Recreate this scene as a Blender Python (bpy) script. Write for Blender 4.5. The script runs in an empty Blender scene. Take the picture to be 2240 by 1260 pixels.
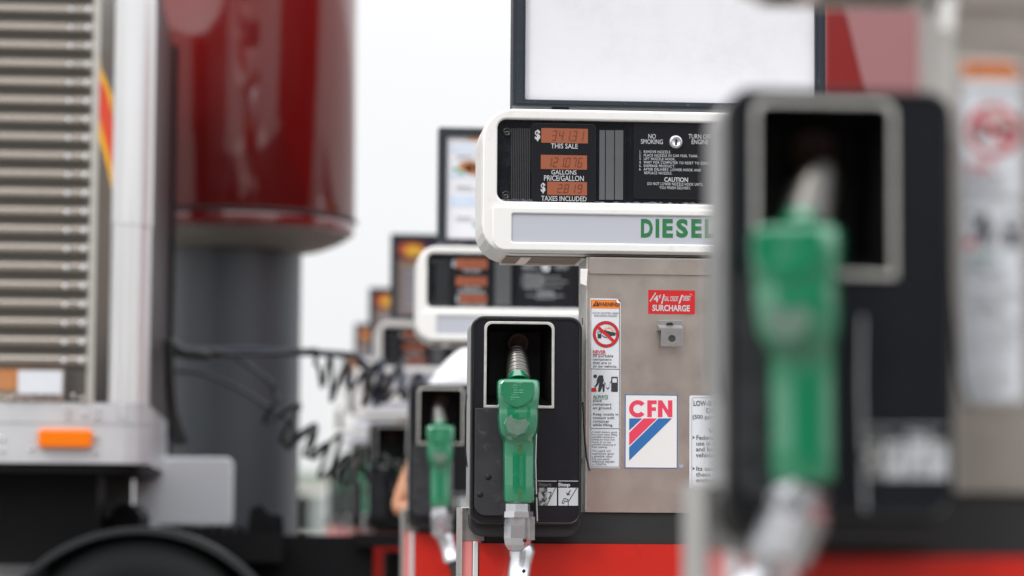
import bpy, bmesh, math, random
from mathutils import Vector, Matrix, Euler
random.seed(7)
SC = bpy.context.scene
COL = SC.collection
R = math.radians
PI = math.pi

# ---------------------------------------------------------------- camera
F = 6222.0                      # focal length in photo pixels (100 mm on 36 mm)
H = 1.03                        # camera height
cam_d = bpy.data.cameras.new('camera'); cam = bpy.data.objects.new('camera', cam_d); COL.objects.link(cam)
cam_d.sensor_width = 36.0; cam_d.lens = 100.0; cam_d.clip_start = 0.1; cam_d.clip_end = 2000
cam.location = (0, 0, H)
ROLL = R(0.40)
def cam_rot(yaw, pitch):
    return Matrix.Rotation(-yaw, 3, 'Z') @ Matrix.Rotation(PI/2 + pitch, 3, 'X') @ Matrix.Rotation(ROLL, 3, 'Z')
yaw, pitch = math.atan(520/F), math.atan(510/F)
for _ in range(20):             # the pump row's direction (+Y) is seen at pixel (600, 1140)
    v = cam_rot(yaw, pitch).transposed() @ Vector((0, 1, 0))
    px, py = 1120 + F*v.x/-v.z, 630 - F*v.y/-v.z
    yaw += (px-600)/F; pitch -= (py-1140)/F
RM = cam_rot(yaw, pitch)
cam.rotation_euler = RM.to_euler()
cam_d.dof.use_dof = True; cam_d.dof.focus_distance = 6.72; cam_d.dof.aperture_fstop = 2.05; cam_d.dof.aperture_blades = 0
SC.camera = cam
def W(px, py, Y):
    d = RM @ Vector(((px-1120)/F, -(py-630)/F, -1.0))
    t = Y/d.y
    return Vector((d.x*t, Y, H + d.z*t))

# ---------------------------------------------------------------- sky, sun, exposure
world = bpy.data.worlds.new("World"); SC.world = world; world.use_nodes = True
nt = world.node_tree; nt.nodes.clear()
N = nt.nodes.new; LK = nt.links.new
SUN_EL, SUN_AZ = R(48), R(215)
out = N('ShaderNodeOutputWorld'); bg = N('ShaderNodeBackground'); bg.inputs['Strength'].default_value = 0.10
sky = N('ShaderNodeTexSky'); sky.sky_type = 'NISHITA'; sky.sun_disc = False
sky.sun_elevation = SUN_EL; sky.sun_rotation = SUN_AZ; sky.dust_density = 3.0; sky.air_density = 1.0
hsv = N('ShaderNodeHueSaturation'); hsv.inputs['Saturation'].default_value = 0.25
LK(sky.outputs[0], hsv.inputs['Color'])
tc = N('ShaderNodeTexCoord'); sep = N('ShaderNodeSeparateXYZ'); LK(tc.outputs['Generated'], sep.inputs[0])
ramp = N('ShaderNodeValToRGB')                # overcast: three times brighter overhead than at the horizon
ramp.color_ramp.elements[0].position = 0.0; ramp.color_ramp.elements[0].color = (0.31, 0.312, 0.315, 1)
ramp.color_ramp.elements[1].position = 1.0; ramp.color_ramp.elements[1].color = (1.0, 1.02, 1.06, 1)
e = ramp.color_ramp.elements.new(0.16); e.color = (0.34, 0.343, 0.347, 1)
LK(sep.outputs['Z'], ramp.inputs[0])
ns = N('ShaderNodeTexNoise'); ns.inputs['Scale'].default_value = 2.2; ns.inputs['Detail'].default_value = 5
LK(tc.outputs['Generated'], ns.inputs['Vector'])
mr = N('ShaderNodeMapRange'); mr.inputs['From Min'].default_value = 0.3; mr.inputs['From Max'].default_value = 0.7
mr.inputs['To Min'].default_value = 30.5; mr.inputs['To Max'].default_value = 33
LK(ns.outputs[0], mr.inputs['Value'])
vm = N('ShaderNodeVectorMath'); vm.operation = 'SCALE'; LK(ramp.outputs[0], vm.inputs[0]); LK(mr.outputs[0], vm.inputs['Scale'])
mix = N('ShaderNodeMixRGB'); mix.inputs['Fac'].default_value = 0.86
LK(hsv.outputs[0], mix.inputs[1]); LK(vm.outputs[0], mix.inputs[2])
LK(mix.outputs[0], bg.inputs['Color']); LK(bg.outputs[0], out.inputs['Surface'])
sd = bpy.data.lights.new('sun', 'SUN'); sd.energy = 1.5; sd.angle = R(14); sd.color = (1, .96, .9)
sun = bpy.data.objects.new('sun', sd); COL.objects.link(sun)
# sun stands behind the camera's left shoulder
sdir = Vector((-0.62, -0.55, 0.0)).normalized()*math.cos(SUN_EL) + Vector((0, 0, math.sin(SUN_EL)))
sun.rotation_euler = (-sdir).to_track_quat('-Z', 'Y').to_euler(); sun.location = (-5, -5, 12)
SC.view_settings.view_transform = 'Standard'; SC.view_settings.look = 'None'
SC.view_settings.exposure = 0.0; SC.view_settings.gamma = 1.0
SC.cycles.use_denoising = True
SC.cycles.max_bounces = 8

# ---------------------------------------------------------------- materials
def lin(c):
    return tuple(((x/255)/12.92 if x/255 <= .04045 else ((x/255+.055)/1.055)**2.4) for x in c)
MATS = {}
def mat(name, col, rough=.5, metal=0.0, var=0.0, vscale=8.0, bump=0.0, bscale=60.0, coat=0.0, emit=0.0,
        dirt=None, dscale=6.0, dlo=.55, dhi=.75, stretch=(1, 1, 1), spec=.5, rvar=0.0):
    if name in MATS: return MATS[name]
    m = bpy.data.materials.new(name); m.use_nodes = True
    t = m.node_tree; b = t.nodes['Principled BSDF']
    b.inputs['Roughness'].default_value = rough; b.inputs['Metallic'].default_value = metal
    b.inputs['Coat Weight'].default_value = coat; b.inputs['Coat Roughness'].default_value = .05
    b.inputs['Specular IOR Level'].default_value = spec
    if coat > .85: b.inputs['Coat IOR'].default_value = 1.85
    col = tuple(col)+(1,)
    tcn = t.nodes.new('ShaderNodeTexCoord'); mp = t.nodes.new('ShaderNodeMapping'); mp.inputs['Scale'].default_value = stretch
    t.links.new(tcn.outputs['Object'], mp.inputs['Vector'])
    src = None
    if var or rvar:
        n = t.nodes.new('ShaderNodeTexNoise'); n.inputs['Scale'].default_value = vscale; n.inputs['Detail'].default_value = 6
        t.links.new(mp.outputs[0], n.inputs['Vector'])
        if var:
            mx = t.nodes.new('ShaderNodeMixRGB')
            mx.inputs[1].default_value = tuple(x*(1-var) for x in col[:3])+(1,)
            mx.inputs[2].default_value = tuple(min(1, x*(1+var)) for x in col[:3])+(1,)
            t.links.new(n.outputs[0], mx.inputs[0]); src = mx.outputs[0]
        if rvar:
            r = t.nodes.new('ShaderNodeMapRange'); r.inputs['From Min'].default_value = .3; r.inputs['From Max'].default_value = .7
            r.inputs['To Min'].default_value = max(0.02, rough-rvar); r.inputs['To Max'].default_value = rough+rvar
            t.links.new(n.outputs[0], r.inputs['Value']); t.links.new(r.outputs[0], b.inputs['Roughness'])
    if dirt:
        n = t.nodes.new('ShaderNodeTexNoise'); n.inputs['Scale'].default_value = dscale; n.inputs['Detail'].default_value = 10
        n.inputs['Roughness'].default_value = .7
        t.links.new(mp.outputs[0], n.inputs['Vector'])
        r = t.nodes.new('ShaderNodeMapRange'); r.inputs['From Min'].default_value = dlo; r.inputs['From Max'].default_value = dhi
        t.links.new(n.outputs[0], r.inputs['Value'])
        mx = t.nodes.new('ShaderNodeMixRGB'); mx.inputs[2].default_value = tuple(dirt)+(1,)
        if src: t.links.new(src, mx.inputs[1])
        else: mx.inputs[1].default_value = col
        t.links.new(r.outputs[0], mx.inputs[0]); src = mx.outputs[0]
    if src: t.links.new(src, b.inputs['Base Color'])
    else: b.inputs['Base Color'].default_value = col
    if bump:
        n = t.nodes.new('ShaderNodeTexNoise'); n.inputs['Scale'].default_value = bscale; n.inputs['Detail'].default_value = 4
        t.links.new(mp.outputs[0], n.inputs['Vector'])
        bn = t.nodes.new('ShaderNodeBump'); bn.inputs['Strength'].default_value = bump; bn.inputs['Distance'].default_value = .002
        t.links.new(n.outputs[0], bn.inputs['Height']); t.links.new(bn.outputs[0], b.inputs['Normal'])
    if emit:
        b.inputs['Emission Color'].default_value = col; b.inputs['Emission Strength'].default_value = emit
    MATS[name] = m
    return m
WHITE = mat('white_enamel', (.80, .79, .765), .32, var=.03, vscale=5, dirt=(.50, .45, .37), dscale=14, dlo=.56, dhi=.95, coat=.2)
WHITE2 = mat('white_side_enamel', (.76, .75, .72), .35, var=.04, dirt=(.3, .27, .22), dscale=18, dlo=.6, dhi=.85)
SEAM = mat('dark_seam', (.03, .03, .03), .6)
WARMG = mat('shaded_grimy_underside', (.17, .15, .11), .6, var=.2, vscale=20, dirt=(.14, .11, .08), dscale=20, dlo=.5, dhi=.75)  # recess shade put into the olive base, random grime over it
BLACKP = mat('black_plastic', (.0065, .008, .012), .32, var=.3, vscale=30, bump=.2, bscale=260, dirt=(.03, .03, .03), dscale=22, dlo=.60, dhi=.9, spec=.4)
BLACKS = mat('dusty_black_plastic', (.030, .031, .036), .42, var=.6, vscale=14, bump=.3, bscale=260, dirt=(.10, .10, .095), dscale=30, dlo=.55, dhi=.85, spec=.4)
SHELLG = mat('boot_shell_grey', (.36, .37, .37), .38, metal=.5, var=.15, vscale=20, dirt=(.08, .08, .08), dscale=50, dlo=.62, dhi=.8)
CAVM = mat('dark_recess_plastic', (.006, .006, .006), .55, spec=.25)
BLACKR = mat('black_rim_plastic', (.010, .010, .011), .22, var=.3, dirt=(.35, .35, .35), dscale=60, dlo=.66, dhi=.78)
BLACKD = mat('deep_black', (.006, .006, .007), .7)
GLASSB = mat('display_glass', (.010, .011, .014), .12, dirt=(.05, .055, .065), dscale=9, dlo=.5, dhi=.9)
CHARC = mat('ribbed_charcoal', (.035, .036, .038), .45)
MODB = mat('module_black', (.008, .009, .012), .25)
SLOTG = mat('slot_grey', (.10, .105, .11), .3, var=.2)
DUST = mat('dust_smear', (.10, .12, .15), .8, dirt=(.45, .5, .55), dscale=60, dlo=.5, dhi=.7)
LCD = mat('lcd_orange', lin((150, 82, 54)), .45)
LCDD = mat('lcd_digit', lin((98, 50, 34)), .5)
TXTW = mat('text_white', (.50, .51, .53), .5)
TXTK = mat('text_black', (.03, .03, .035), .5)
TXTG = mat('text_grey', (.10, .10, .10), .5)
LABELG = mat('label_plastic', (.47, .485, .54), .35, var=.03, vscale=3)
GREENT = mat('label_green', lin((38, 112, 66)), .45, var=.15, vscale=60)
STEEL = mat('brushed_steel', (.58, .525, .48), .34, metal=.85, var=.05, vscale=14, rvar=.05, dirt=(.40, .36, .33), dscale=8, dlo=.5, dhi=.9, bump=.06, bscale=30)
STEELE = mat('steel_edge', (.72, .71, .68), .3, metal=.6, dirt=(.35, .33, .3), dscale=30, dlo=.55, dhi=.8)
BRKT = mat('bracket_steel', (.42, .42, .42), .38, metal=.9, var=.2, vscale=40)
SPOUTM = mat('spout_alloy', (.15, .145, .135), .36, metal=.9, var=.2, vscale=40)
CHROME = mat('nozzle_alloy', (.66, .67, .70), .27, metal=.85, var=.08, vscale=40, bump=.1, bscale=80)
ALLOYD = mat('alloy_grime', (.35, .35, .34), .45, metal=.7, var=.3, vscale=40)
TRIMM = mat('boot_metal_trim', (.72, .71, .67), .35, metal=.6, var=.3, vscale=50)
GREENP = mat('green_rubber', (.002, .180, .078), .22, var=.10, vscale=20, dirt=(.06, .20, .13), dscale=34, dlo=.56, dhi=.88, coat=.9)
SCUFF = mat('scuffed_green', (.10, .17, .13), .5, var=.35, vscale=60)
RED = mat('red_panel', (.52, .020, .012), .28, var=.08, vscale=2, coat=.3, dirt=(.30, .012, .008), dscale=13, dlo=.55, dhi=.8)
PINK = mat('red_glare_strip', (.72, .25, .24), .3)  # glare on the red panel, put into a pink base colour
TRIMW = mat('trim_white', (.75, .77, .78), .3, metal=.3)
BANDK = mat('black_band', (.014, .014, .014), .55, var=.3, vscale=10)
STKW = mat('sticker_white', (.66, .68, .72), .45, var=.04, vscale=20)
STKO = mat('sticker_orange', lin((232, 128, 34)), .45, var=.08, vscale=50)
STKR = mat('sticker_red', lin((196, 26, 30)), .45)
STKR2 = mat('sticker_red_pink', lin((220, 62, 92)), .45)
STKB = mat('sticker_blue', lin((40, 104, 166)), .45)
STKC = mat('sticker_cream', (.74, .72, .71), .42)
SFRAME = mat('sign_frame', (.018, .024, .034), .4, dirt=(.15, .17, .2), dscale=50, dlo=.6, dhi=.8)
SFACE = mat('sign_face', (.73, .73, .77), .35, var=.03, vscale=1.5, dirt=(.62, .62, .64), dscale=5, dlo=.5, dhi=.9)
HOSEK = mat('black_hose', (.012, .012, .012), .4)
CONC = mat('island_concrete', (.38, .36, .33), .85, var=.2, vscale=6, bump=.4, bscale=40)
ASPH = mat('asphalt', (.16, .158, .15), .9, var=.25, vscale=1.2, bump=.5, bscale=90)

# ---------------------------------------------------------------- mesh helpers
class MB:
    """collects pieces (with their materials) that become ONE mesh"""
    def __init__(s): s.v = []; s.f = []; s.m = []; s.mats = []; s.sm = []
    def add(s, verts, faces, m, smooth=False):
        if m not in s.mats: s.mats.append(m)
        k = s.mats.index(m); o = len(s.v)
        s.v += [tuple(p) for p in verts]
        for f in faces: s.f.append(tuple(o+i for i in f)); s.m.append(k); s.sm.append(smooth)
        return s
    def build(s, name, parent=None, loc=None):
        me = bpy.data.meshes.new(name); me.from_pydata(s.v, [], s.f); me.update()
        for m in s.mats: me.materials.append(m)
        me.polygons.foreach_set('material_index', s.m); me.polygons.foreach_set('use_smooth', s.sm)
        o = bpy.data.objects.new(name, me); COL.objects.link(o)
        if parent: o.parent = parent
        if loc: o.location = loc
        return o
def curve_mesh(cd):
    o = bpy.data.objects.new('tmp', cd); COL.objects.link(o)
    dg = bpy.context.evaluated_depsgraph_get(); dg.update()
    me = bpy.data.meshes.new_from_object(o.evaluated_get(dg))
    vs = [v.co.copy() for v in me.vertices]; fs = [tuple(p.vertices) for p in me.polygons]
    bpy.data.objects.remove(o); bpy.data.meshes.remove(me)
    return vs, fs
def plate(mb, loops, y, depth, m, bevel=0.0, res=2):
    """flat shape (x,z loops; later loops are holes) whose front face is at y and whose back is at y+depth"""
    cd = bpy.data.curves.new('c', 'CURVE'); cd.dimensions = '2D'; cd.fill_mode = 'BOTH'
    cd.extrude = max(depth/2-bevel, 0); cd.bevel_depth = bevel; cd.bevel_resolution = res; cd.offset = -bevel
    for lp in loops:
        sp = cd.splines.new('POLY'); sp.points.add(len(lp)-1)
        for p, c in zip(sp.points, lp): p.co = (c[0], c[1], 0, 1)
        sp.use_cyclic_u = True
    vs, fs = curve_mesh(cd); bpy.data.curves.remove(cd)
    mb.add([(v.x, y+depth/2-v.z, v.y) for v in vs], fs, m, smooth=False)
    return mb
def rr(x0, z0, x1, z1, r=0.0, n=6):
    if x1 < x0: x0, x1 = x1, x0
    if z1 < z0: z0, z1 = z1, z0
    rs = r if isinstance(r, (list, tuple)) else (r, r, r, r)      # bl br tr tl
    out = []
    for (cx, cz, a0, q) in ((x0, z0, PI, rs[0]), (x1, z0, 1.5*PI, rs[1]), (x1, z1, 0, rs[2]), (x0, z1, .5*PI, rs[3])):
        sx = 1 if cx == x0 else -1; sz = 1 if cz == z0 else -1
        if q <= 0: out.append((cx, cz)); continue
        for i in range(n+1):
            a = a0 + i/n*PI/2
            out.append((cx+sx*q+q*math.cos(a), cz+sz*q+q*math.sin(a)))
    return out
def box(mb, x0, y0, z0, x1, y1, z1, m):
    v = [(x, y, z) for x in (x0, x1) for y in (y0, y1) for z in (z0, z1)]
    mb.add(v, [(0, 1, 3, 2), (4, 6, 7, 5), (0, 4, 5, 1), (2, 3, 7, 6), (0, 2, 6, 4), (1, 5, 7, 3)], m); return mb
def ellipse(cx, cz, rx, rz, n=24, a0=0): return [(cx+rx*math.cos(a0+2*PI*i/n), cz+rz*math.sin(a0+2*PI*i/n)) for i in range(n)]
TXT = {}
def text(mb, s, bx, y, m, bold=.012, align='LEFT', spacing=1.0, line=1.0, depth=.0005, shear=0.0):
    """lettering fitted to box bx=(x0,z0,x1,z1) standing proud of plane y"""
    key = (s, bold, align, spacing, line, shear)
    if key not in TXT:
        cd = bpy.data.curves.new('t', 'FONT'); cd.body = s; cd.size = 1; cd.offset = bold; cd.align_x = align
        cd.space_character = spacing; cd.space_line = line; cd.resolution_u = 3; cd.extrude = 0.0; cd.shear = shear
        TXT[key] = curve_mesh(cd); bpy.data.curves.remove(cd)
    vs, fs = TXT[key]
    a0 = min(v.x for v in vs); a1 = max(v.x for v in vs); b0 = min(v.y for v in vs); b1 = max(v.y for v in vs)
    X = lambda v: bx[0]+(v.x-a0)/(a1-a0)*(bx[2]-bx[0]); Z = lambda v: bx[1]+(v.y-b0)/(b1-b0)*(bx[3]-bx[1])
    mb.add([(X(v), y-depth, Z(v)) for v in vs], fs, m)
def sring(cx, cy, cz, hw, hd, n=2.0, k=28, tilt=0.0, ax=None):
    pts = []
    for i in range(k):
        a = 2*PI*i/k; c, s_ = math.cos(a), math.sin(a)
        x = hw*math.copysign(abs(c)**(2/n), c); y = hd*math.copysign(abs(s_)**(2/n), s_)
        if ax is None: p = Vector((x, y, y*math.tan(tilt)))
        else:
            ax_ = ax.normalized(); u = Vector((1, 0, 0)); u = (u-ax_*u.dot(ax_)).normalized(); w = ax_.cross(u)
            p = u*x+w*y
        pts.append(Vector((cx, cy, cz))+p)
    return pts
def loft(mb, rings, m, smooth=True, caps=True):
    k = len(rings[0]); v = [p for r in rings for p in r]; f = []
    for a in range(len(rings)-1):
        for i in range(k):
            j = (i+1) % k; f.append((a*k+i, a*k+j, (a+1)*k+j, (a+1)*k+i))
    mb.add(v, f, m, smooth)
    if caps:
        mb.add(rings[0], [tuple(reversed(range(k)))], m); mb.add(rings[-1], [tuple(range(k))], m)
def tube(mb, pts, r, m, k=10, smooth=True):
    pts = [Vector(p) for p in pts]; rings = []; up = None
    for i, p in enumerate(pts):
        t = (pts[min(i+1, len(pts)-1)]-pts[max(i-1, 0)]).normalized()
        if up is None: up = Vector((0, 0, 1)) if abs(t.z) < .9 else Vector((0, 1, 0))
        u = (up-t*up.dot(t)); u = u.normalized() if u.length > 1e-6 else Vector((1, 0, 0))
        w = t.cross(u); up = u
        rr_ = r[i] if isinstance(r, (list, tuple)) else r
        rings.append([p+(u*math.cos(2*PI*j/k)+w*math.sin(2*PI*j/k))*rr_ for j in range(k)])
    loft(mb, rings, m, smooth)
def bez(p, n=24):
    p = [Vector(q) for q in p]; P = [p[0]*2-p[1]]+p+[p[-1]*2-p[-2]]; o = []
    for i in range(1, len(P)-2):
        for j in range(n):
            t = j/n; a, b, c, d = P[i-1:i+3]
            o.append(.5*((2*b)+(c-a)*t+(2*a-5*b+4*c-d)*t*t+(3*b-a-3*c+d)*t**3))
    o.append(p[-1]); return o
def lathe(mb, prof, m, cx=0, cy=0, k=64, smooth=True):
    rings = [[Vector((cx+r*math.cos(2*PI*i/k), cy+r*math.sin(2*PI*i/k), z)) for i in range(k)] for r, z in prof]
    loft(mb, rings, m, smooth)
def lathe_y(mb, prof, m, cx, cz, k=24, smooth=True):
    rings = [[Vector((cx+r*math.cos(2*PI*i/k), y, cz+r*math.sin(2*PI*i/k))) for i in range(k)] for r, y in prof]
    loft(mb, rings, m, smooth)
def empty(name, loc=(0, 0, 0)):
    o = bpy.data.objects.new(name, None); COL.objects.link(o); o.location = loc; o.empty_display_size = .2; return o
def tag(o, label=None, cat=None, group=None, kind=None):
    if label: o['label'] = label
    if cat: o['category'] = cat
    if group: o['group'] = group
    if kind: o['kind'] = kind
    return o
def copy_tree(o, parent=None):
    c = o.copy(); COL.objects.link(c); c.parent = parent
    for ch in list(o.children): copy_tree(ch, c)
    return c

# ---------------------------------------------------------------- ground
mb = MB(); box(mb, -600, -60, -.3, 600, 1200, 0, ASPH); tag(mb.build('ground'), kind='structure')

# ---------------------------------------------------------------- fuel pump (local frame: x right, y away from the lane, z up)
Y0 = 6.72
XC = W(1480, 900, Y0).x
def L(px, py, dy=0.0):
    p = W(px, py, Y0+dy); return Vector((p.x-XC, dy, p.z))
def B(px0, py0, px1, py1, dy=0.0):
    """photo box -> local (x0, z0, x1, z1) on plane dy"""
    mx, my = min((px0+px1)/2, 1500), (py0+py1)/2
    return (L(px0, my, dy).x, L(mx, py1, dy).z, L(px1, my, dy).x, L(mx, py0, dy).z)
def bx_rr(b, r=0.0): return rr(b[0], b[1], b[2], b[3], r)
PXM = 1/923.0
ZB = .15                        # pumps stand on a 15 cm island

def make_pump():
    p = empty('fuel_pump')
    # ---- head shell
    m = MB(); o = bx_rr(B(1055, 243, 1902, 561, .012), .072)
    plate(m, [o], .030, .225, WHITE2, .006)
    plate(m, [bx_rr(B(1058, 247, 1898, 558, .012), .066)], .022, .012, SEAM)
    zu = L(1400, 561, .012).z
    for q in (1155, 1290, 1470, 1640):
        a = L(q, 560).x; box(m, a-.012, .06, zu-.004, a+.012, .225, zu+.001, WHITE2)
    box(m, L(1110, 560).x, .226, zu-.005, L(1860, 560).x, .236, zu+.001, WHITE2)
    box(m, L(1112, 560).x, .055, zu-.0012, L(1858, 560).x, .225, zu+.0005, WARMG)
    head = m.build('pump_head', p)
    # ---- front bezel with display window and label window
    m = MB()
    o = bx_rr(B(1056, 244, 1902, 557), (.060, .060, .072, .072))
    win = bx_rr(B(1088, 267, 1870, 446), .022); lab = bx_rr(B(1119, 473, 1840, 535), .005)
    plate(m, [o, win], 0, .024, WHITE, .0055, 3)
    bz = m.build('bezel', head)
    # the lower moulding stands a little proud, framing the grade label
    m = MB()
    plate(m, [bx_rr(B(1077, 458, 1883, 553, -.006), (.030, .030, .006, .006)), lab], -.008, .012, WHITE, .004, 3)
    m.build('lower_moulding', head)
    # ---- display panel
    d = .014
    m = MB(); b = B(1082, 262, 1876, 451, d); plate(m, [bx_rr(b, .02)], d, .006, GLASSB)
    for i in range(11):
        c = B(1118+i*3.9, 281, 1120+i*3.9, 440, d); plate(m, [rr(*c)], d-.0018, .002, CHARC)
    # dust collecting along the lower edge
    zb = L(1200, 446, d).z
    pts = [(L(q, 300, d).x, zb + PXM*(4+5*random.random()+(4 if q < 1170 else 0))) for q in range(1096, 1860, 7)]
    plate(m, [[(L(1096, 300, d).x, zb)]+pts+[(L(1860, 300, d).x, zb)]], d-.0006, .0006, DUST)
    # number module
    b = B(1163, 271, 1303, 444, d); plate(m, [rr(*b, .01)], d-.005, .005, MODB, .001)
    ym = d-.005
    text(m, '$', B(1170, 284, 1182, 309, ym), ym, TXTW, .03)
    text(m, 'THIS SALE', B(1205, 314, 1264, 325, ym), ym, TXTW, .008)
    text(m, 'GALLONS', B(1206, 372, 1261, 382, ym), ym, TXTW, .008)
    text(m, 'PRICE/GALLON', B(1190, 384, 1277, 396, ym), ym, TXTW, .008)
    text(m, '$', B(1183, 400, 1193, 423, ym), ym, TXTW, .03)
    text(m, 'TAXES INCLUDED', B(1184, 429, 1283, 440, ym), ym, TXTW, .008)
    # grey slots
    for (a, c) in ((1311, 1323), (1325, 1343), (1345, 1363)):
        plate(m, [rr(*B(a, 285, c, 437, d), .001)], d-.002, .002, SLOTG)
    plate(m, [rr(*B(1366, 272, 1368, 444, d))], d-.004, .004, MODB)
    # instruction plate
    b = B(1386, 272, 1575, 436, d); plate(m, [rr(*b, .002)], d-.004, .004, MODB, .0008)
    b = B(1580, 272, 1850, 436, d); plate(m, [rr(*b, .002)], d-.004, .004, MODB, .0008)
    yi = d-.004
    text(m, 'NO\nSMOKING', B(1402, 293, 1450, 315, yi), yi, TXTW, .005, 'CENTER', line=.82)
    text(m, 'TURN OFF\nENGINE', B(1506, 293, 1556, 315, yi), yi, TXTW, .005, 'CENTER', line=.82)
    text(m, '1.  REMOVE NOZZLE.\n2.  PLACE NOZZLE IN CAR FUEL TANK.\n3.  LIFT NOZZLE HOOK.\n4.  WAIT FOR COMPUTER TO RESET TO ZERO.\n5.  DISPENSE PRODUCT.\n6.  AFTER DELIVERY, LOWER HOOK AND\n     REPLACE NOZZLE.',
         B(1398, 330, 1552, 382, yi), yi, TXTW, .006, line=.95, spacing=1.08)
    text(m, 'CAUTION', B(1453, 388, 1505, 398, yi), yi, TXTW, .02)
    text(m, 'DO NOT LOWER NOZZLE HOOK UNTIL\nYOU FINISH DELIVERY.', B(1416, 399.5, 1538, 414, yi), yi, TXTW, .006, 'CENTER', line=.95, spacing=1.08)
    dp = m.build('display_panel', p)
    # lcd windows with slanted seven segment digits
    SEG = {'0': 'abcdef', '1': 'bc', '2': 'abged', '3': 'abgcd', '4': 'fgbc', '5': 'afgcd', '6': 'afgedc', '7': 'abc', '8': 'abcdefg', '9': 'abcdfg'}
    def digit(mm, ch, x, z, w, h, y):
        t = w*.17; sh = .16
        def q(x0, z0, x1, z1): plate(mm, [[(x+x0+sh*z0, z+z0), (x+x1+sh*z0, z+z0), (x+x1+sh*z1, z+z1), (x+x0+sh*z1, z+z1)]], y-.0005, .0004, LCDD)
        for s_ in SEG.get(ch, ''):
            if s_ == 'a': q(t*.6, h-t, w-t*.6, h)
            if s_ == 'd': q(t*.6, 0, w-t*.6, t)
            if s_ == 'g': q(t*.6, h/2-t/2, w-t*.6, h/2+t/2)
            if s_ == 'f': q(0, h/2+t*.4, t, h-t*.5)
            if s_ == 'e': q(0, t*.5, t, h/2-t*.4)
            if s_ == 'b': q(w-t, h/2+t*.4, w, h-t*.5)
            if s_ == 'c': q(w-t, t*.5, w, h/2-t*.4)
    yl = ym-.0006
    for (bb, s_, x0, x1) in (((1184, 281, 1286, 313), '341.31', 1206, 1280), ((1183, 339.5, 1284, 370.5), '121.076', 1196, 1276), ((1197, 398, 1284, 427), '2.819', 1219, 1277)):
        mm = MB(); plate(mm, [rr(*B(*bb, ym), .001)], ym-.001, .001, LCD)
        yd = ym-.001
        nd = len(s_.replace('.', '')); pitch_ = (x1-x0)/nd; k = 0
        zb_ = L(1230, bb[3]-5, yd).z; hh = L(1230, bb[1]+5, yd).z-zb_
        for ch in s_:
            if ch == '.':
                xx = L(x0+k*pitch_-2.4, 300, yd).x; plate(mm, [rr(xx, zb_, xx+.0022, zb_+.0026)], yd-.0005, .0004, LCDD); continue
            digit(mm, ch, L(x0+k*pitch_, 300, yd).x, zb_, .0105, hh, yd); k += 1
        mm.build('lcd_screen', dp)
    for (sx, sz) in ((1109, 289), (1106.5, 427)):
        mm = MB(); c = L(sx, sz, d)
        lathe_y(mm, [(.0105, d), (.0105, d-.004), (.0085, d-.006), (.0065, d-.0045), (.004, d-.003)], BLACKR, c.x, c.z, 24)
        plate(mm, [rr(c.x-.0055, c.z-.0012, c.x+.0055, c.z+.0012)], d-.0055, .001, SLOTG)
        mm.build('screw', dp)
    mm = MB(); c = L(1478, 311, yi)
    lathe_y(mm, [(.0165, yi), (.0165, yi-.004), (.0145, yi-.009), (.010, yi-.0105), (.009, yi-.009), (.0001, yi-.009)], CHROME, c.x, c.z, 32)
    plate(mm, [rr(c.x-.0022, c.z-.008, c.x+.0022, c.z+.006, .002)], yi-.0100, .001, BLACKD)
    mm.build('key_lock', dp)
    # ---- grade label
    m = MB(); plate(m, [rr(*B(1110, 468, 1850, 540, -.002))], -.003, .002, LABELG)
    yg = -.003
    gl = B(1402, 479, 1571, 520, yg); w6 = (gl[2]-gl[0])
    xs = [(1402, 1428), (1434, 1442), (1449, 1472), (1479, 1505), (1512, 1535), (1542, 1563)]
    for ch, (a, c) in zip('DIESEL', xs):
        text(m, ch, B(a, 479, c, 520, yg), yg, GREENT, .045)
    m.build('grade_label', p)
    # ---- stainless cabinet
    m = MB(); zt = L(1400, 562).z; zc = L(1400, 1121).z
    x0, x1 = L(1285, 850).x, L(1893, 850).x
    box(m, x0, .006, zc, x1, .18, zt-.001, STEEL)
    plate(m, [rr(x0+.004, L(1400, 600).z, x1, zt-.003)], .001, .005, STEEL, .001)
    cab = m.build('cabinet', p)
    m = MB(); box(m, x0-.003, .004, zc+.001, x0-.0005, .178, zt-.002, STEELE)
    b = B(1270, 588, 1286, 626, -.004); plate(m, [[(b[0], b[1]+.006), (b[2]-.003, b[1]), (b[2], b[3]), (b[0], b[3])]], -.004, .012, WHITE, .001)
    for q in (690, 1000):
        zz = L(1280, q).z; box(m, x0-.004, .08, zz-.016, x0-.0028, .09, zz, SEAM)
    m.build('cabinet_edge', cab)
    # bracket
    m = MB(); ya = .006
    b = B(1441, 697, 1495, 721, -.03); c = B(1446, 722, 1494, 758, -.03)
    t_ = .004
    zf = c[3]
    # horizontal flange reaches out from the wall, vertical flange hangs from its front edge
    hx = [(b[0], ya), (b[2], ya), (c[2], -.03), (c[0]-.003, -.03)]
    zt2 = zf+.004
    def ring_prism(poly, z0, z1):
        n = len(poly); v = [(x, y, z0) for x, y in poly]+[(x, y, z1+(.014 if y > 0 else 0)) for x, y in poly]
        m.add(v, [tuple(range(n)), tuple(range(2*n-1, n-1, -1))]+[(i, (i+1) % n, n+(i+1) % n, n+i) for i in range(n)], BRKT)
    ring_prism(hx, zf, zt2)
    hole = ellipse((c[0]+c[2])/2, (c[1]+c[3])/2-.001, .009, .009, 20)
    plate(m, [rr(c[0], c[1], c[2], zf, .001), hole], -.03, .004, BRKT, .0006)
    plate(m, [rr(b[0]+.002, zf+.002, b[2]-.001, zf+.024), ellipse((b[0]+b[2])/2, zf+.014, .009, .0055, 20)], -.006, .012, BRKT, .0005)
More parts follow.
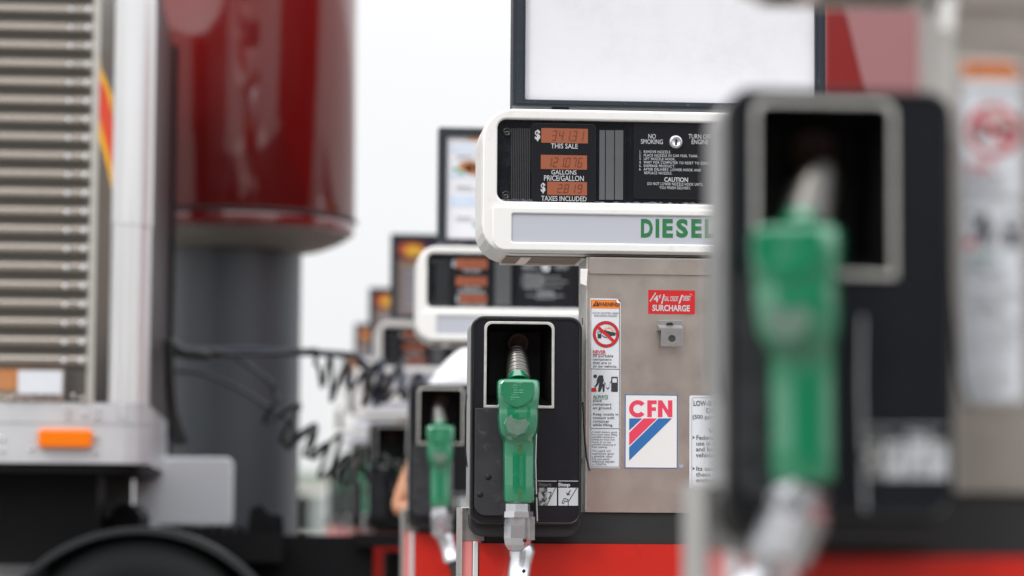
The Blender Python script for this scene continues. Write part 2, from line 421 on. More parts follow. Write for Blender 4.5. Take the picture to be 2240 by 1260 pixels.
    plate(m, [ellipse((c[0]+c[2])/2, (c[1]+c[3])/2-.001, .012, .012, 20)], -.004, .009, ALLOYD)
    m.build('lock_bracket', cab)
    # warning sticker
    yk = .0058
    m = MB(); b = B(1290, 653, 1357, 1024, yk)
    plate(m, [[(b[0], b[1]), (b[2], b[1]), (b[2], b[3]-.012), (b[2]-.010, b[3]), (b[0], b[3])]], yk-.0006, .0006, STKW)
    y1 = yk-.0006
    def fr(a, tk=1.1):
        q = B(*a, y1); t = tk*PXM
        plate(m, [rr(*q), rr(q[0]+t, q[1]+t, q[2]-t, q[3]-t)], y1-.0003, .0003, TXTK)
    fr((1292, 656, 1355.5, 800+8)); fr((1292, 807, 1355.5, 938)); fr((1292, 937, 1355.5, 1022))
    plate(m, [[(q[0], q[1]) for q in ((B(1293, 656, 1355, 675, y1)[0], B(1293, 656, 1355, 675, y1)[1]), (B(1293, 656, 1355, 675, y1)[2], B(1293, 656, 1355, 675, y1)[1]), (B(1293, 656, 1355, 675, y1)[2], B(1293, 656, 1355, 675, y1)[3]-.008), (B(1293, 656, 1355, 675, y1)[2]-.008, B(1293, 656, 1355, 675, y1)[3]), (B(1293, 656, 1355, 675, y1)[0], B(1293, 656, 1355, 675, y1)[3]))]], y1-.0003, .0003, STKO)
    # curled corner
    q = L(1349, 653, y1); m.add([(q.x, y1-.001, q.z), (q.x+.010, y1-.001, q.z-.012), (q.x-.001, y1-.007, q.z-.010)], [(0, 1, 2)], STKC)
    y2 = y1-.0004
    tr = [(L(a, c_, y2).x, L(a, c_, y2).z) for a, c_ in ((1296, 670), (1304, 657.5), (1312, 670))]
    plate(m, [[tr[0], tr[2], tr[1]]], y2-.0003, .0003, TXTK)
    plate(m, [rr(*B(1303.3, 661, 1304.7, 668, y2))], y2-.0006, .0003, STKO)
    text(m, 'WARNING', B(1307, 661, 1353, 670.5, y2), y2, TXTK, .02)
    text(m, 'STATIC ELECTRIC SPARK\nEXPLOSION HAZARD', B(1296, 683, 1354, 693, y2), y2, TXTK, .0, 'CENTER', line=.95, spacing=1.06)
    c = L(1325.5, 731, y2)
    # pictogram behind the ban ring
    for k in range(11):
        a = PI*(.02+.96*k/10); s0, s1 = .009, .0165
        cx, cz = c.x+.006, c.z+.004
        plate(m, [[(cx+s0*math.cos(a-.13), cz+s0*math.sin(a-.13)), (cx+s1*math.cos(a), cz+s1*math.sin(a)), (cx+s0*math.cos(a+.13), cz+s0*math.sin(a+.13))]], y2-.0003, .0003, STKO)
    plate(m, [[(c.x+.002, c.z-.005), (c.x+.022, c.z-.003), (c.x+.024, c.z+.003), (c.x+.012, c.z+.006), (c.x-.004, c.z+.010), (c.x-.006, c.z+.005)]], y2-.0004, .0003, TXTK)
    plate(m, [rr(c.x-.020, c.z-.010, c.x-.011, c.z+.006, .001), rr(c.x-.0185, c.z+.0005, c.x-.0125, c.z+.0045)], y2-.0004, .0003, TXTK)
    plate(m, [[(c.x-.010, c.z-.004), (c.x-.004, c.z-.008), (c.x+.002, c.z-.009), (c.x+.002, c.z-.0075), (c.x-.004, c.z-.0062), (c.x-.009, c.z-.002)]], y2-.0004, .0003, TXTK)
    ro, ri = .0315, .0245
    plate(m, [ellipse(c.x, c.z, ro, ro, 48), ellipse(c.x, c.z, ri, ri, 48)], y2-.0008, .0004, TXTK)
    plate(m, [ellipse(c.x, c.z, ro-.0008, ro-.0008, 48), ellipse(c.x, c.z, ri+.0006, ri+.0006, 48)], y2-.0012, .0004, STKR)
    a = R(-41); ux, uz = math.cos(a), math.sin(a); nx, nz = -uz, ux; hw = .0035; ln = .0255
    plate(m, [[(c.x-ux*ln-nx*hw, c.z-uz*ln-nz*hw), (c.x+ux*ln-nx*hw, c.z+uz*ln-nz*hw), (c.x+ux*ln+nx*hw, c.z+uz*ln+nz*hw), (c.x-ux*ln+nx*hw, c.z-uz*ln+nz*hw)]], y2-.0014, .0004, STKR)
    text(m, 'NEVER', B(1297, 766, 1325, 773, y2), y2, STKR, .02)
    plate(m, [rr(*B(1297, 774.3, 1325, 775.2, y2))], y2-.0003, .0002, STKR)
    text(m, 'fill portable\ncontainers\nthat are in\nor on vehicle.', B(1297, 775.5, 1350, 804, y2), y2, TXTK, .008, line=.95, spacing=1.06)
    # stooping figure filling a can beside a pump
    def pg(pts, mm_=TXTK, dy_=0): plate(m, [[(L(a_, b_, y2).x, L(a_, b_, y2).z) for a_, b_ in pts]], y2-.0003-dy_, .0003, mm_)
    plate(m, [ellipse(L(1302, 823, y2).x, L(1302, 823, y2).z, .0043, .0043, 16)], y2-.0003, .0003, TXTK)
    pg([(1306, 829), (1310, 821), (1319, 821), (1321, 833), (1318, 838), (1311, 836), (1308, 842), (1302, 848), (1300, 846), (1305, 839)])
    pg([(1311, 836.5), (1318, 838), (1323, 841), (1322, 857), (1318.5, 857), (1318, 845), (1313, 857), (1308, 857)])
    pg([(1294, 849), (1304, 848), (1305, 857), (1294, 857)], STKR)
    m2 = (1337, 824, 1351.5, 857)
    plate(m, [rr(*B(*m2, y2), .002), rr(*B(1339.5, 827, 1349.5, 837, y2))], y2-.0003, .0003, TXTK)
    cv = [(1321, 836), (1325, 840), (1326, 848), (1330, 851), (1333, 846), (1334, 838), (1337, 834)]
    up_ = [(a_, b_-1.1) for a_, b_ in cv]; dn = [(a_, b_+1.1) for a_, b_ in reversed(cv)]; pg(up_+dn)
    text(m, 'ALWAYS', B(1297, 864, 1330, 871, y2), y2, GREENT, .02)
    plate(m, [rr(*B(1297, 872.2, 1330, 873, y2))], y2-.0003, .0002, GREENT)
    text(m, 'place\ncontainers\non ground.', B(1297, 873, 1339, 897, y2), y2, TXTK, .008, line=.95, spacing=1.06)
    text(m, 'Keep nozzle in\ncontact with\ncontainer\nwhile filling.', B(1297, 903, 1352, 934, y2), y2, TXTK, .008, line=.95, spacing=1.06)
    text(m, "A static electric spark\ncan occur when filling\nportable containers\nsitting on truck bed\nliners, or on any\nvehicle's carpeting or\nfloor matting.", B(1295, 943, 1350, 981, y2), y2, TXTK, .0, line=.95, spacing=1.06)
    text(m, 'This spark will\nexplosively ignite\na gasoline vapor\nfire and cause\nSERIOUS INJURY\nor DEATH.', B(1295, 984, 1345, 1018, y2), y2, TXTK, .0, line=.95, spacing=1.06)
    m.build('warning_sticker', cab)
    # surcharge sticker
    m = MB(); plate(m, [rr(*B(1418, 635, 1520, 687, yk), .001)], yk-.0006, .0006, STKR)
    ys = yk-.0006
    text(m, '4', B(1430, 646, 1440, 661, ys), ys, TXTW, .03); text(m, '¢', B(1441, 644, 1446, 653, ys), ys, TXTW, .02)
    text(m, '/', B(1446, 644, 1454, 665, ys), ys, TXTW, .02)
    text(m, 'GAL. CREDIT', B(1453, 648, 1484, 659, ys), ys, TXTW, .02); text(m, '/', B(1484, 645, 1494, 664, ys), ys, TXTW, .02)
    text(m, 'DEBIT', B(1494, 647, 1511, 658, ys), ys, TXTW, .02)
    text(m, 'SURCHARGE', B(1427, 667, 1509, 681, ys), ys, TXTW, .035)
    for (a, c_, e_, g_) in ((1421, 658, 1433, 640), (1508, 641, 1518, 647)):
        q0, q1 = L(a, c_, ys), L(e_, g_, ys); m.add([(q0.x, ys-.0004, q0.z), (q1.x, ys-.0004, q1.z), (q1.x+.003, ys-.0004, q1.z-.001), (q0.x+.002, ys-.0004, q0.z-.003)], [(0, 1, 2, 3)], STEELE)
    m.build('surcharge_sticker', cab)
    # network sticker
    m = MB(); plate(m, [rr(*B(1367, 863.5, 1482, 1024.5, yk))], yk-.0006, .0006, STKB)
    plate(m, [rr(*B(1368.8, 865.3, 1480.2, 1022.7, yk))], yk-.0009, .0003, STKC)
    yc = yk-.0009
    cx = lambda a: 1260+a/2.6235
    cz = lambda a: 580+a/2.625
    def pc(pts, mm_): plate(m, [[(L(cx(a_), cz(b_), yc).x, L(cx(a_), cz(b_), yc).z) for a_, b_ in pts]], yc-.0003, .0003, mm_)
    pc([(305, 880), (380, 880), (305, 950)], STKB); pc([(388, 880), (465, 880), (305, 1037), (305, 962)], STKR2); pc([(473, 880), (551, 880), (305, 1123), (305, 1045)], STKB)
    oc = []; 
    for i in range(25):
        a = R(38+i*(284/24)); oc.append((354+50*math.cos(a), 825-50*math.sin(a)))
    for i in range(25):
        a = R(322-i*(284/24)); oc.append((354+25*math.cos(a), 825-25*math.sin(a)))
    pc(oc, STKR2)
    pc([(409, 776), (463, 776), (463, 798), (435, 798), (435, 816), (459, 816), (459, 837), (435, 837), (435, 873), (409, 873)], STKR2)
    pc([(470, 873), (470, 776), (494, 776), (528, 832), (528, 776), (553, 776), (553, 873), (530, 873), (496, 818), (496, 873)], STKR2)
    q = L(1490.5, 1020, yk)
    plate(m, [ellipse(q.x, q.z, .0048, .0048, 20)], yk-.0004, .0004, STKC)
    plate(m, [ellipse(q.x, q.z, .0045, .0045, 20), ellipse(q.x, q.z, .0036, .0036, 20)], yk-.0007, .0003, STKB)
    text(m, 'R', (q.x-.0018, q.z-.0024, q.x+.0020, q.z+.0024), yk-.0005, STKB, .02)
    m.build('network_sticker', cab)
    # low sulfur sticker
    m = MB(); plate(m, [rr(*B(1508, 865, 1668, 1069, yk), .004)], yk-.0006, .0006, STKW)
    q = B(1513, 869, 1663, 1065, yk); plate(m, [rr(*q, .008), rr(q[0]+.0006, q[1]+.0006, q[2]-.0006, q[3]-.0006, .008)], yk-.0009, .0003, TXTG)
    yw = yk-.0006
    text(m, 'LOW-SULFUR HIGHWAY', B(1517, 876, 1650, 888, yw), yw, TXTG, .03)
    text(m, 'DIESEL FUEL', B(1545, 892, 1628, 903, yw), yw, TXTG, .03)
    text(m, '(500 ppm Sulfur Maximum)', B(1515, 907, 1655, 919, yw), yw, TXTG, .02)
    text(m, 'WARNING', B(1550, 936, 1618, 948, yw), yw, TXTG, .03)
    text(m, 'Federal law prohibits\nuse in model year 2007\nand later highway\nvehicles and engines.', B(1522, 952, 1652, 1003, yw), yw, TXTG, .02, line=.95)
    text(m, 'Its use may damage\nthese vehicles and\nengines.', B(1522, 1020, 1640, 1058, yw), yw, TXTG, .02, line=.95)
    for z_ in (957, 1025):
        plate(m, [[(L(1514, z_-4, yw).x, L(1514, z_-4, yw).z), (L(1520, z_, yw).x, L(1520, z_, yw).z), (L(1514, z_+4, yw).x, L(1514, z_+4, yw).z), (L(1516, z_, yw).x, L(1516, z_, yw).z)][::-1]], yw-.0003, .0003, TXTK)
    m.build('fuel_sticker', cab)
    # ---- black band and lower cabinet
    m = MB(); zr = L(1400, 1190).z
    box(m, L(1063, 1150).x, .012, zr, x1, .18, zc-.0005, BANDK)  # end behind the boot is the boot's shadow as a black strip
    m.build('black_band', p)
    m = MB(); xl = L(1048, 1200).x
    zk = ZB+.06
    box(m, xl, 0, zk, x1, .19, zr-.0005, RED)
    low = m.build('lower_cabinet', p)
    m = MB(); box(m, xl+.02, .03, ZB, x1-.02, .17, zk-.0005, BANDK); m.build('plinth', low)
    m = MB(); xa = L(1008, 1200).x
    zs = L(1020, 1112).z; z2 = L(1020, 1183).z
    box(m, xa, .002, zk, L(1011, 1200).x, .17, zs, STEELE)
    box(m, L(1011.5, 1200).x, .012, z2, L(1060, 1200).x, .165, zs-.003, ALLOYD)
    plate(m, [rr(xa, zs, L(1062, 1200).x, zs+.003)], .003, .165, STEELE, .001)
    m.build('side_post', low)
    m = MB(); box(m, L(1012, 1200).x, .010, zk, L(1033, 1200).x, .165, z2-.001, PINK); m.build('side_strip', low)
    m = MB(); plate(m, [rr(L(1034.5, 1200).x, zk, L(1046, 1200).x, z2-.001, .003)], -.004, .06, TRIMW, .003); m.build('corner_trim', low)
    # ---- nozzle boot
    yb = -.055
    m = MB(); ob = B(1029, 692, 1273, 1172, yb)
    # flared body, deeper towards the pump
    cav = B(1062, 707, 1209, 887, yb); cavl = rr(*cav, .004)
    o1 = rr(ob[0], L(1400, 1150, yb).z, ob[2], ob[3], (.030, .030, .030, .030), 8)
    w8 = .0085
    inn = rr(ob[0]+w8, L(1400, 1144, yb).z, ob[2]-w8, ob[3]-w8, (.023, .023, .023, .023), 8)
    plate(m, [o1, inn], yb-.003, .022, BLACKR, .0045, 4)
    plate(m, [rr(ob[0]+.0015, L(1400, 1150, yb).z+.0015, ob[2]-.0015, ob[3]-.0015, (.030, .030, .030, .030), 8), inn], yb+.019, .140, SHELLG, .002, 2)
    inn2 = rr(ob[0]+w8-.002, L(1400, 1146, yb).z, ob[2]-w8+.002, ob[3]-w8+.002, (.023, .023, .023, .023), 8)
    plate(m, [inn2, cavl], yb+.001, .006, BLACKP, .0006, 1)
    # cavity walls narrow towards the back
    cx0, cz0, cx1, cz1 = cav; yk2 = yb+.125
    bk = (cx0+.018, cz0+.03, cx1-.018, cz1-.012)
    fr_ = [(cx0, yb+.002, cz0), (cx1, yb+.002, cz0), (cx1, yb+.002, cz1), (cx0, yb+.002, cz1)]
    ba = [(bk[0], yk2, bk[1]), (bk[2], yk2, bk[1]), (bk[2], yk2, bk[3]), (bk[0], yk2, bk[3])]
    m.add(fr_+ba, [(0, 1, 5, 4), (1, 2, 6, 5), (2, 3, 7, 6), (3, 0, 4, 7), (4, 5, 6, 7)], CAVM)
    # lower skirt
    s0 = L(1400, 1128).z; s1 = L(1400, 1176).z
    plate(m, [rr(ob[0]+.001, s1, ob[2]-.001, s0+.0, (.034, .034, 0, 0), 8)], yb+.016, .075, BANDK, .004, 2)
    # raised pad on the left and two dark plugs
    pb = B(1038, 893, 1108, 1128, yb); plate(m, [rr(pb[0], pb[1], pb[2], pb[3], (.026, 0, 0, .002), 8)], yb-.006, .0075, BLACKS, .002, 2)
    for (a, c_) in ((1068, 1043), (1050, 1081)):
        q = L(a, c_, yb-.006); lathe_y(m, [(.0075, yb-.006), (.0068, yb-.008), (.0001, yb-.0085)], BLACKD, q.x, q.z, 18)
    boot = m.build('nozzle_boot', p)
    m = MB(); t5 = 5.6*PXM
    plate(m, [rr(cx0-t5*.6, cz0-t5, cx1+t5*.6, cz1+t5*.6, (.001, .001, .016, .016)), rr(cx0+t5*.4, cz0, cx1-t5*.4, cz1-t5*.4, (.0005, .0005, .014, .014))], yb-.004, .008, TRIMM, .001, 2)
    m.build('opening_trim', boot)
    m = MB(); q = L(1133, 752, yk2-.02)
    lathe_y(m, [(.026, yk2-.001), (.026, yk2-.03), (.020, yk2-.034), (.018, yk2-.02), (.0001, yk2-.02)], mat('rusty_socket', (.06, .028, .02), .7, var=.5, vscale=60), q.x, q.z, 24)
    m.build('spout_socket', boot)
    m = MB()
    tube(m, [L(1173, 935, yb-.012), L(1171, 1010, yb-.014), L(1173, 1085, yb-.014), L(1175, 1140, yb-.008)], .0024, CHROME, 8)
    tube(m, [L(1172, 1081, yb-.012), L(1172, 1088, yb-.012)], .006, BLACKD, 10)
    m.build('lift_lever', boot)
    m = MB()
    tube(m, [L(1021, 862, yb+.04), L(1018, 900, yb+.03), L(1018, 980, yb+.03), L(1022, 1022, yb+.03)], .0018, BLACKR, 6)
    m.build('side_wire', boot); m = MB()
    tube(m, [L(1275, 880, yb+.04), L(1279, 960, yb+.03), L(1283, 1000, yb+.03), L(1290, 1030, yb+.02)], .0026, BLACKR, 6)
    m.build('side_wire', boot)
    # start / stop label
    m = MB(); yd = yb+.0008
    plate(m, [rr(*B(1176, 1050, 1266, 1107, yd))], yd-.0004, .0004, MODB)
    y3 = yd-.0004
    for (a, c_) in ((1176, 1218), (1221, 1265)): plate(m, [rr(*B(a, 1051.5, c_, 1053, y3))], y3-.0003, .0003, TXTW)
    text(m, 'Start', B(1178, 1056, 1206, 1064, y3), y3, TXTG, .03); text(m, 'Stop', B(1221, 1056, 1247, 1066.5, y3), y3, TXTW, .03)
    worn = mat('worn_white_print', (.45, .45, .43), .6, dirt=(.02, .02, .02), dscale=70, dlo=.44, dhi=.56)
    plate(m, [rr(*B(1178, 1067, 1197, 1106, y3))], y3-.0003, .0003, worn)
    plate(m, [rr(*B(1197.2, 1067, 1218, 1106, y3))], y3-.0003, .0003, TXTW)
    plate(m, [rr(*B(1221.5, 1067, 1265.5, 1106, y3))], y3-.0003, .0003, TXTW)
    def ln(pts, w=1.0):
        for (a_, b_), (c_, d_) in zip(pts, pts[1:]):
            q0, q1 = L(a_, b_, y3), L(c_, d_, y3); dv = (q1-q0); dv.y = 0; dv.normalize(); nn = Vector((-dv.z, 0, dv.x))*w*PXM
            m.add([q0+nn+Vector((0, -.0007, 0)), q1+nn+Vector((0, -.0007, 0)), q1-nn+Vector((0, -.0007, 0)), q0-nn+Vector((0, -.0007, 0))], [(0, 1, 2, 3)], TXTK)
    ln([(1262, 1067), (1243, 1098), (1243, 1106)], .8); ln([(1215, 1067), (1196, 1106)], .8)
    ln([(1248, 1072), (1241, 1083), (1247, 1081)], 1.0); ln([(1241, 1083), (1239.5, 1077)], 1.0)
    ln([(1229, 1100), (1234, 1090), (1243, 1093), (1240, 1098), (1236, 1095), (1232, 1102), (1229, 1100)], .8)
    ln([(1199, 1078), (1206, 1076), (1204, 1084), (1200, 1092)], 1.0)
    m.build('start_stop_label', boot)
    # ---- topper sign
    ys_ = .09
    m = MB(); ob = B(1122, -140, 1806, 238, ys_); ib = B(1150, -112, 1783, 223, ys_)
    plate(m, [rr(*ob, .003), rr(*ib, .003)], ys_, .07, SFRAME, .002)
    jb = (ob[0]+.008, ob[1]+.006, ob[2]-.008, ob[3]-.006)
    plate(m, [rr(*jb), rr(ib[0]-.006, ib[1]-.004, ib[2]+.006, ib[3]+.004)], ys_-.002, .002, SFRAME)
    plate(m, [rr(ob[0]+.005, ob[1]+.005, ob[2]-.005, ob[3]-.005)], ys_+.07, .004, SFRAME)
    sg = m.build('topper_sign', p)
    for q in (ob[0]+.12, ob[2]-.12):
        m = MB(); box(m, q-.02, ys_+.02, L(1300, 246, .02).z-.02, q+.02, ys_+.05, ob[1]+.002, SFRAME); m.build('sign_foot', sg)
    return p, (ib, ys_)
pump, (SIB, SY) = make_pump()

def sign_face(parent, draw=None, face=SFACE):
    m = MB(); ib = SIB
    plate(m, [rr(ib[0]-.004, ib[1]-.004, ib[2]+.004, ib[3]+.004)], SY+.012, .005, face)
    if draw: draw(m, ib, SY+.012)
    sg = [c for c in parent.children if c.name.startswith('topper_sign')][0]
    return m.build('poster', sg)
PZ = {}
def cm(c, r=.6):
    k = 'ink_%d_%d_%d' % c
    return mat(k, lin(c), r, var=.12, vscale=14)
def menu(m, ib, y):
    w, h = ib[2]-ib[0], ib[3]-ib[1]
    def U(u, v): return ib[0]+u*w, ib[3]-v*h
    def blk(u0, v0, u1, v1, c, k=0): a, b = U(u0, v0), U(u1, v1); plate(m, [rr(a[0], b[1], b[0], a[1], .004)], y-.0012-k*.0004, .001, cm(c))
    def blob(u, v, ru, rv, c, k=1): a = U(u, v); plate(m, [ellipse(a[0], a[1], ru*w, rv*h, 14, .3)], y-.0012-k*.0006, .001, cm(c))
    blk(.02, .09, .95, .16, (205, 214, 228)); blk(.02, .33, .95, .40, (200, 210, 226)); blk(.02, .58, .95, .68, (196, 208, 226))
    blob(.20, .02, .10, .020, (214, 150, 96)); blob(.55, .03, .10, .02, (214, 150, 96))
    for row in (.20, .50, .80):
        for k in range(4):
            u = .08+k*.24
            blk(u-.03, row-.012, u+.05, row+.005, (150, 150, 158)); blk(u-.03, row+.02, u+.07, row+.03, (176, 176, 184))
            blob(u+.09, row+.01, .018, .012, (98, 74, 128)); blob(u+.13, row+.01, .032, .012, (104, 176, 96), 2)
    for (u, v) in ((.115, .29), (.145, .325), (.42, .30), (.46, .33), (.78, .30)):
        blob(u, v, .055, .05, (176, 112, 52), 1); blob(u+.01, v-.012, .03, .022, (126, 74, 34), 2); blob(u-.07, v+.03, .02, .015, (120, 168, 110), 2)
    blob(.155, .86, .02, .018, (60, 168, 160), 3)
def sunset(m, ib, y):
    w, h = ib[2]-ib[0], ib[3]-ib[1]
    def U(u, v): return ib[0]+u*w, ib[3]-v*h
    def blk(u0, v0, u1, v1, c, k=0): a, b = U(u0, v0), U(u1, v1); plate(m, [rr(a[0], b[1], b[0], a[1], .004)], y-.0012-k*.0004, .001, cm(c))
    def blob(u, v, ru, rv, c, k=1): a = U(u, v); plate(m, [ellipse(a[0], a[1], ru*w, rv*h, 16)], y-.0012-k*.0006, .001, cm(c))
    blk(0, 0, 1, .26, (92, 52, 62)); blk(.20, 0, 1, .10, (56, 40, 78), 1)
    blob(.10, .12, .09, .10, (196, 92, 50), 2); blob(.12, .14, .065, .075, (222, 172, 50), 3); blob(.45, .14, .09, .08, (150, 60, 60), 2)
    blk(.02, .27, .30, .33, (150, 116, 84), 1)
    for v in (.37, .46, .56, .66, .76, .86): blk(.06, v, .34, v+.06, (138, 140, 152), 1); blk(.40, v, .92, v+.06, (146, 146, 154), 1)

# ---------------------------------------------------------------- nozzle (same local frame as the pump)
NY = -.055
def make_nozzle():
    t = empty('fuel_nozzle')
    m = MB()
    prof = [(829, 15, .018, 2.2), (829.5, 30, .026, 3), (831, 42, .033, 4), (836, 45.5, .037, 4.5), (852, 46, .040, 5), (872, 45, .041, 4.5),
            (884, 44, .040, 4), (892, 42.5, .038, 3.6), (900, 43.5, .040, 3.4), (915, 44, .042, 3.2), (932, 43, .042, 3), (946, 41, .040, 3), (957, 37, .036, 2.8), (964, 34.5, .031, 2.5),
            (972, 34, .029, 2.3), (1000, 34, .028, 2.3), (1060, 33.5, .028, 2.3), (1094, 33, .028, 2.3), (1099, 32, .027, 2.3), (1100.5, 29, .024, 2.3)]
    rings = []
    for (py, hw, hd, n) in prof:
        dy = NY-.028-(.012 if py < 960 else 0)*max(0, 1-abs(py-890)/110)
        c = L(1133+(2 if py > 960 else 0), py, dy)
        rings.append(sring(c.x, dy, c.z, hw*PXM, hd, n, 36))
    loft(m, rings, GREENP)
    # neck collar round the spout
    c0, c1 = L(1133, 832, NY-.02), L(1132, 818, NY-.012)
    tube(m, [c0, c1], [.024, .019], GREENP, 24)
    # raised cap, with print
    c = L(1132, 857, NY-.08)
    dy = NY-.028-.0095-.040
    pts = [(-.040, .020), (-.034, .026), (.034, .026), (.040, .020), (.041, -.004), (.030, -.022), (.012, -.034), (0, -.037), (-.012, -.034), (-.030, -.022), (-.041, -.004)]
    plate(m, [[(c.x+a, c.z+b) for a, b in pts][::-1]], dy-.004, .03, GREENP, .004, 3)
    body = m.build('grip_cover', t)
    # faint raised print on the cap
    m = MB(); prt = mat('worn_print', (.16, .42, .28), .5, dirt=(.004, .235, .105), dscale=160, dlo=.45, dhi=.55)
    for i in range(8):
        z = c.z+.020-i*.0056; x_ = c.x-.014+random.uniform(-.003, .006); w_ = random.uniform(.010, .026)
        plate(m, [rr(x_, z, x_+w_, z+.0016)], dy-.0045, .0008, prt)
    m.build('cap_print', t)
    # scuffed lower boss
    m = MB(); c2 = L(1131, 928, NY-.08)
    pts = [(.031*math.cos(a), .031*math.sin(a)) for a in [PI/2+2*PI*i/8+.0 for i in range(8)]]
    plate(m, [[(c2.x+a, c2.z+b) for a, b in pts]], dy+.000, .03, GREENP, .004, 2)
    plate(m, [[(c2.x+a*.86, c2.z+b*.86) for a, b in pts]], dy-.0012, .002, SCUFF, .0006, 1)
    m.build('lower_boss', t)
    # corrugated spout
    m = MB(); a = L(1134, 838, NY-.012); b = L(1131, 774, NY+.085)
    ax = b-a; k = 0; rings = []; n = 46
    for i in range(n+1):
        u = i/n; ph = u*10*2*PI; r = (.0275-.006*u)+.0024*math.cos(ph)
        pp = a+ax*u; pp.z += .010*math.sin(PI*u)
        rings.append(sring(pp.x, pp.y, pp.z, r, r, 2, 24, ax=ax))
    loft(m, rings, SPOUTM); m.build('spout', t)
    # swivel
    m = MB(); SY_ = NY-.03
    def hexr(px, py, r, rot=0, sy=1.0, dy=0): c = L(px, py, SY_+dy); return [Vector((c.x+r*math.cos(rot+2*PI*i/6), SY_+dy+sy*r*math.sin(rot+2*PI*i/6), c.z)) for i in range(6)]
    loft(m, [hexr(1133, 1102, .030, .25), hexr(1133, 1121, .030, .25)], CHROME, False)
    loft(m, [hexr(1135, 1119, .034, .12), hexr(1135, 1132, .035, .12)], CHROME, False)
    loft(m, [hexr(1134, 1131, .031, -.1), hexr(1133, 1150, .0325, -.1), hexr(1133, 1177, .0325, -.1), hexr(1132, 1192, .029, -.1), hexr(1131, 1203, .020, -.1), hexr(1131, 1207, .010, -.1)], CHROME, False)
    c = L(1157, 1155, SY_+.01); box(m, c.x-.012, SY_-.01, c.z-.028, c.x+.012, SY_+.03, c.z+.026, ALLOYD)
    c = L(1148, 1182, SY_-.03); lathe_y(m, [(.0045, SY_-.022), (.0045, SY_-.034), (.003, SY_-.035), (.0001, SY_-.035)], BLACKD, c.x, c.z, 14)
    m.build('swivel', t)
    m = MB()
    J0 = L(1138, 1190, SY_+.018); Z = Vector((0, 0, -1))
    pts = [(Vector((0, .002, .010)), .020), (Vector((.002, .002, .0)), .028), (Vector((.005, 0, -.018)), .031), (Vector((.004, -.002, -.034)), .028), (Vector((.000, -.006, -.050)), .027), (Vector((-.004, -.012, -.078)), .0265), (Vector((-.005, -.013, -.080)), .029), (Vector((-.006, -.016, -.100)), .029)]
    rg_ = [[p_+Vector((r_*math.cos(.2+2*PI*i/16)*(1+.05*math.cos(8*(2*PI*i/16))), r_*math.sin(.2+2*PI*i/16), 0)) for i in range(16)] for p_, r_ in pts]
    loft(m, rg_, CHROME, True)
    lathe_y(m, [(.004, -.02), (.004, -.036), (.0001, -.036)], BLACKD, .006, -.062, 14)
    hs = m.build('hose_swivel', t, J0)
    m = MB(); p0 = Vector((-.006, -.016, -.099))
    pth = bez([p0, p0+Vector((-.006, -.02, -.08)), p0+Vector((.01, -.10, -.30)), p0+Vector((.12, -.16, -.45)), p0+Vector((.32, -.10, -.38)), p0+Vector((.42, .03, -.26)), p0+Vector((.44, .07, -.24))], 10)
    tube(m, [q for q in pth], .019, HOSEK, 12); m.build('hose', hs)
    return t
noz = make_nozzle()

# ---------------------------------------------------------------- the row of pumps
ref = W(1020, 690, Y0)          # boot corner of the sharp pump
SPEC = [  # Y, photo pixel of the same corner, words
    (Y0, None, 'sharp white fuel pump with a DIESEL label and a blank white sign on top', 'plain'),
    (Y0/2.07, (1556, 198), 'nearest and most blurred fuel pump, cut off by the right edge', 'plain'),
    (Y0/.657, (889, 838), 'white fuel pump with a pale food menu sign, just left of the sharp pump', 'menu'),
    (Y0/.479, None, 'fuel pump with a dark sunset poster, behind the pump with the food menu', 'sunset'),
    (Y0/.388, None, 'fifth pump from the camera, under the small orange topped sign', 'sunset'),
    (Y0/.328, None, 'sixth pump from the camera, partly hidden by coiled truck hoses', 'sunset'),
    (Y0/.277, None, 'farthest pump of the row, left of all the other pumps', 'sunset'),
]
NLAB = ['sharp green diesel nozzle hanging in the black holder of the focused pump',
        'huge blurred green nozzle in front of the nearest pump',
        'green nozzle in the holder just left of the focused pump', None,
        'small blurred green nozzle on the fifth pump',
        'tiny blurred green nozzle on the sixth pump', 'tiny green nozzle on the farthest pump']
posters = {}
pumps = []
spare = copy_tree(pump)         # bare pump without poster, source of the copies
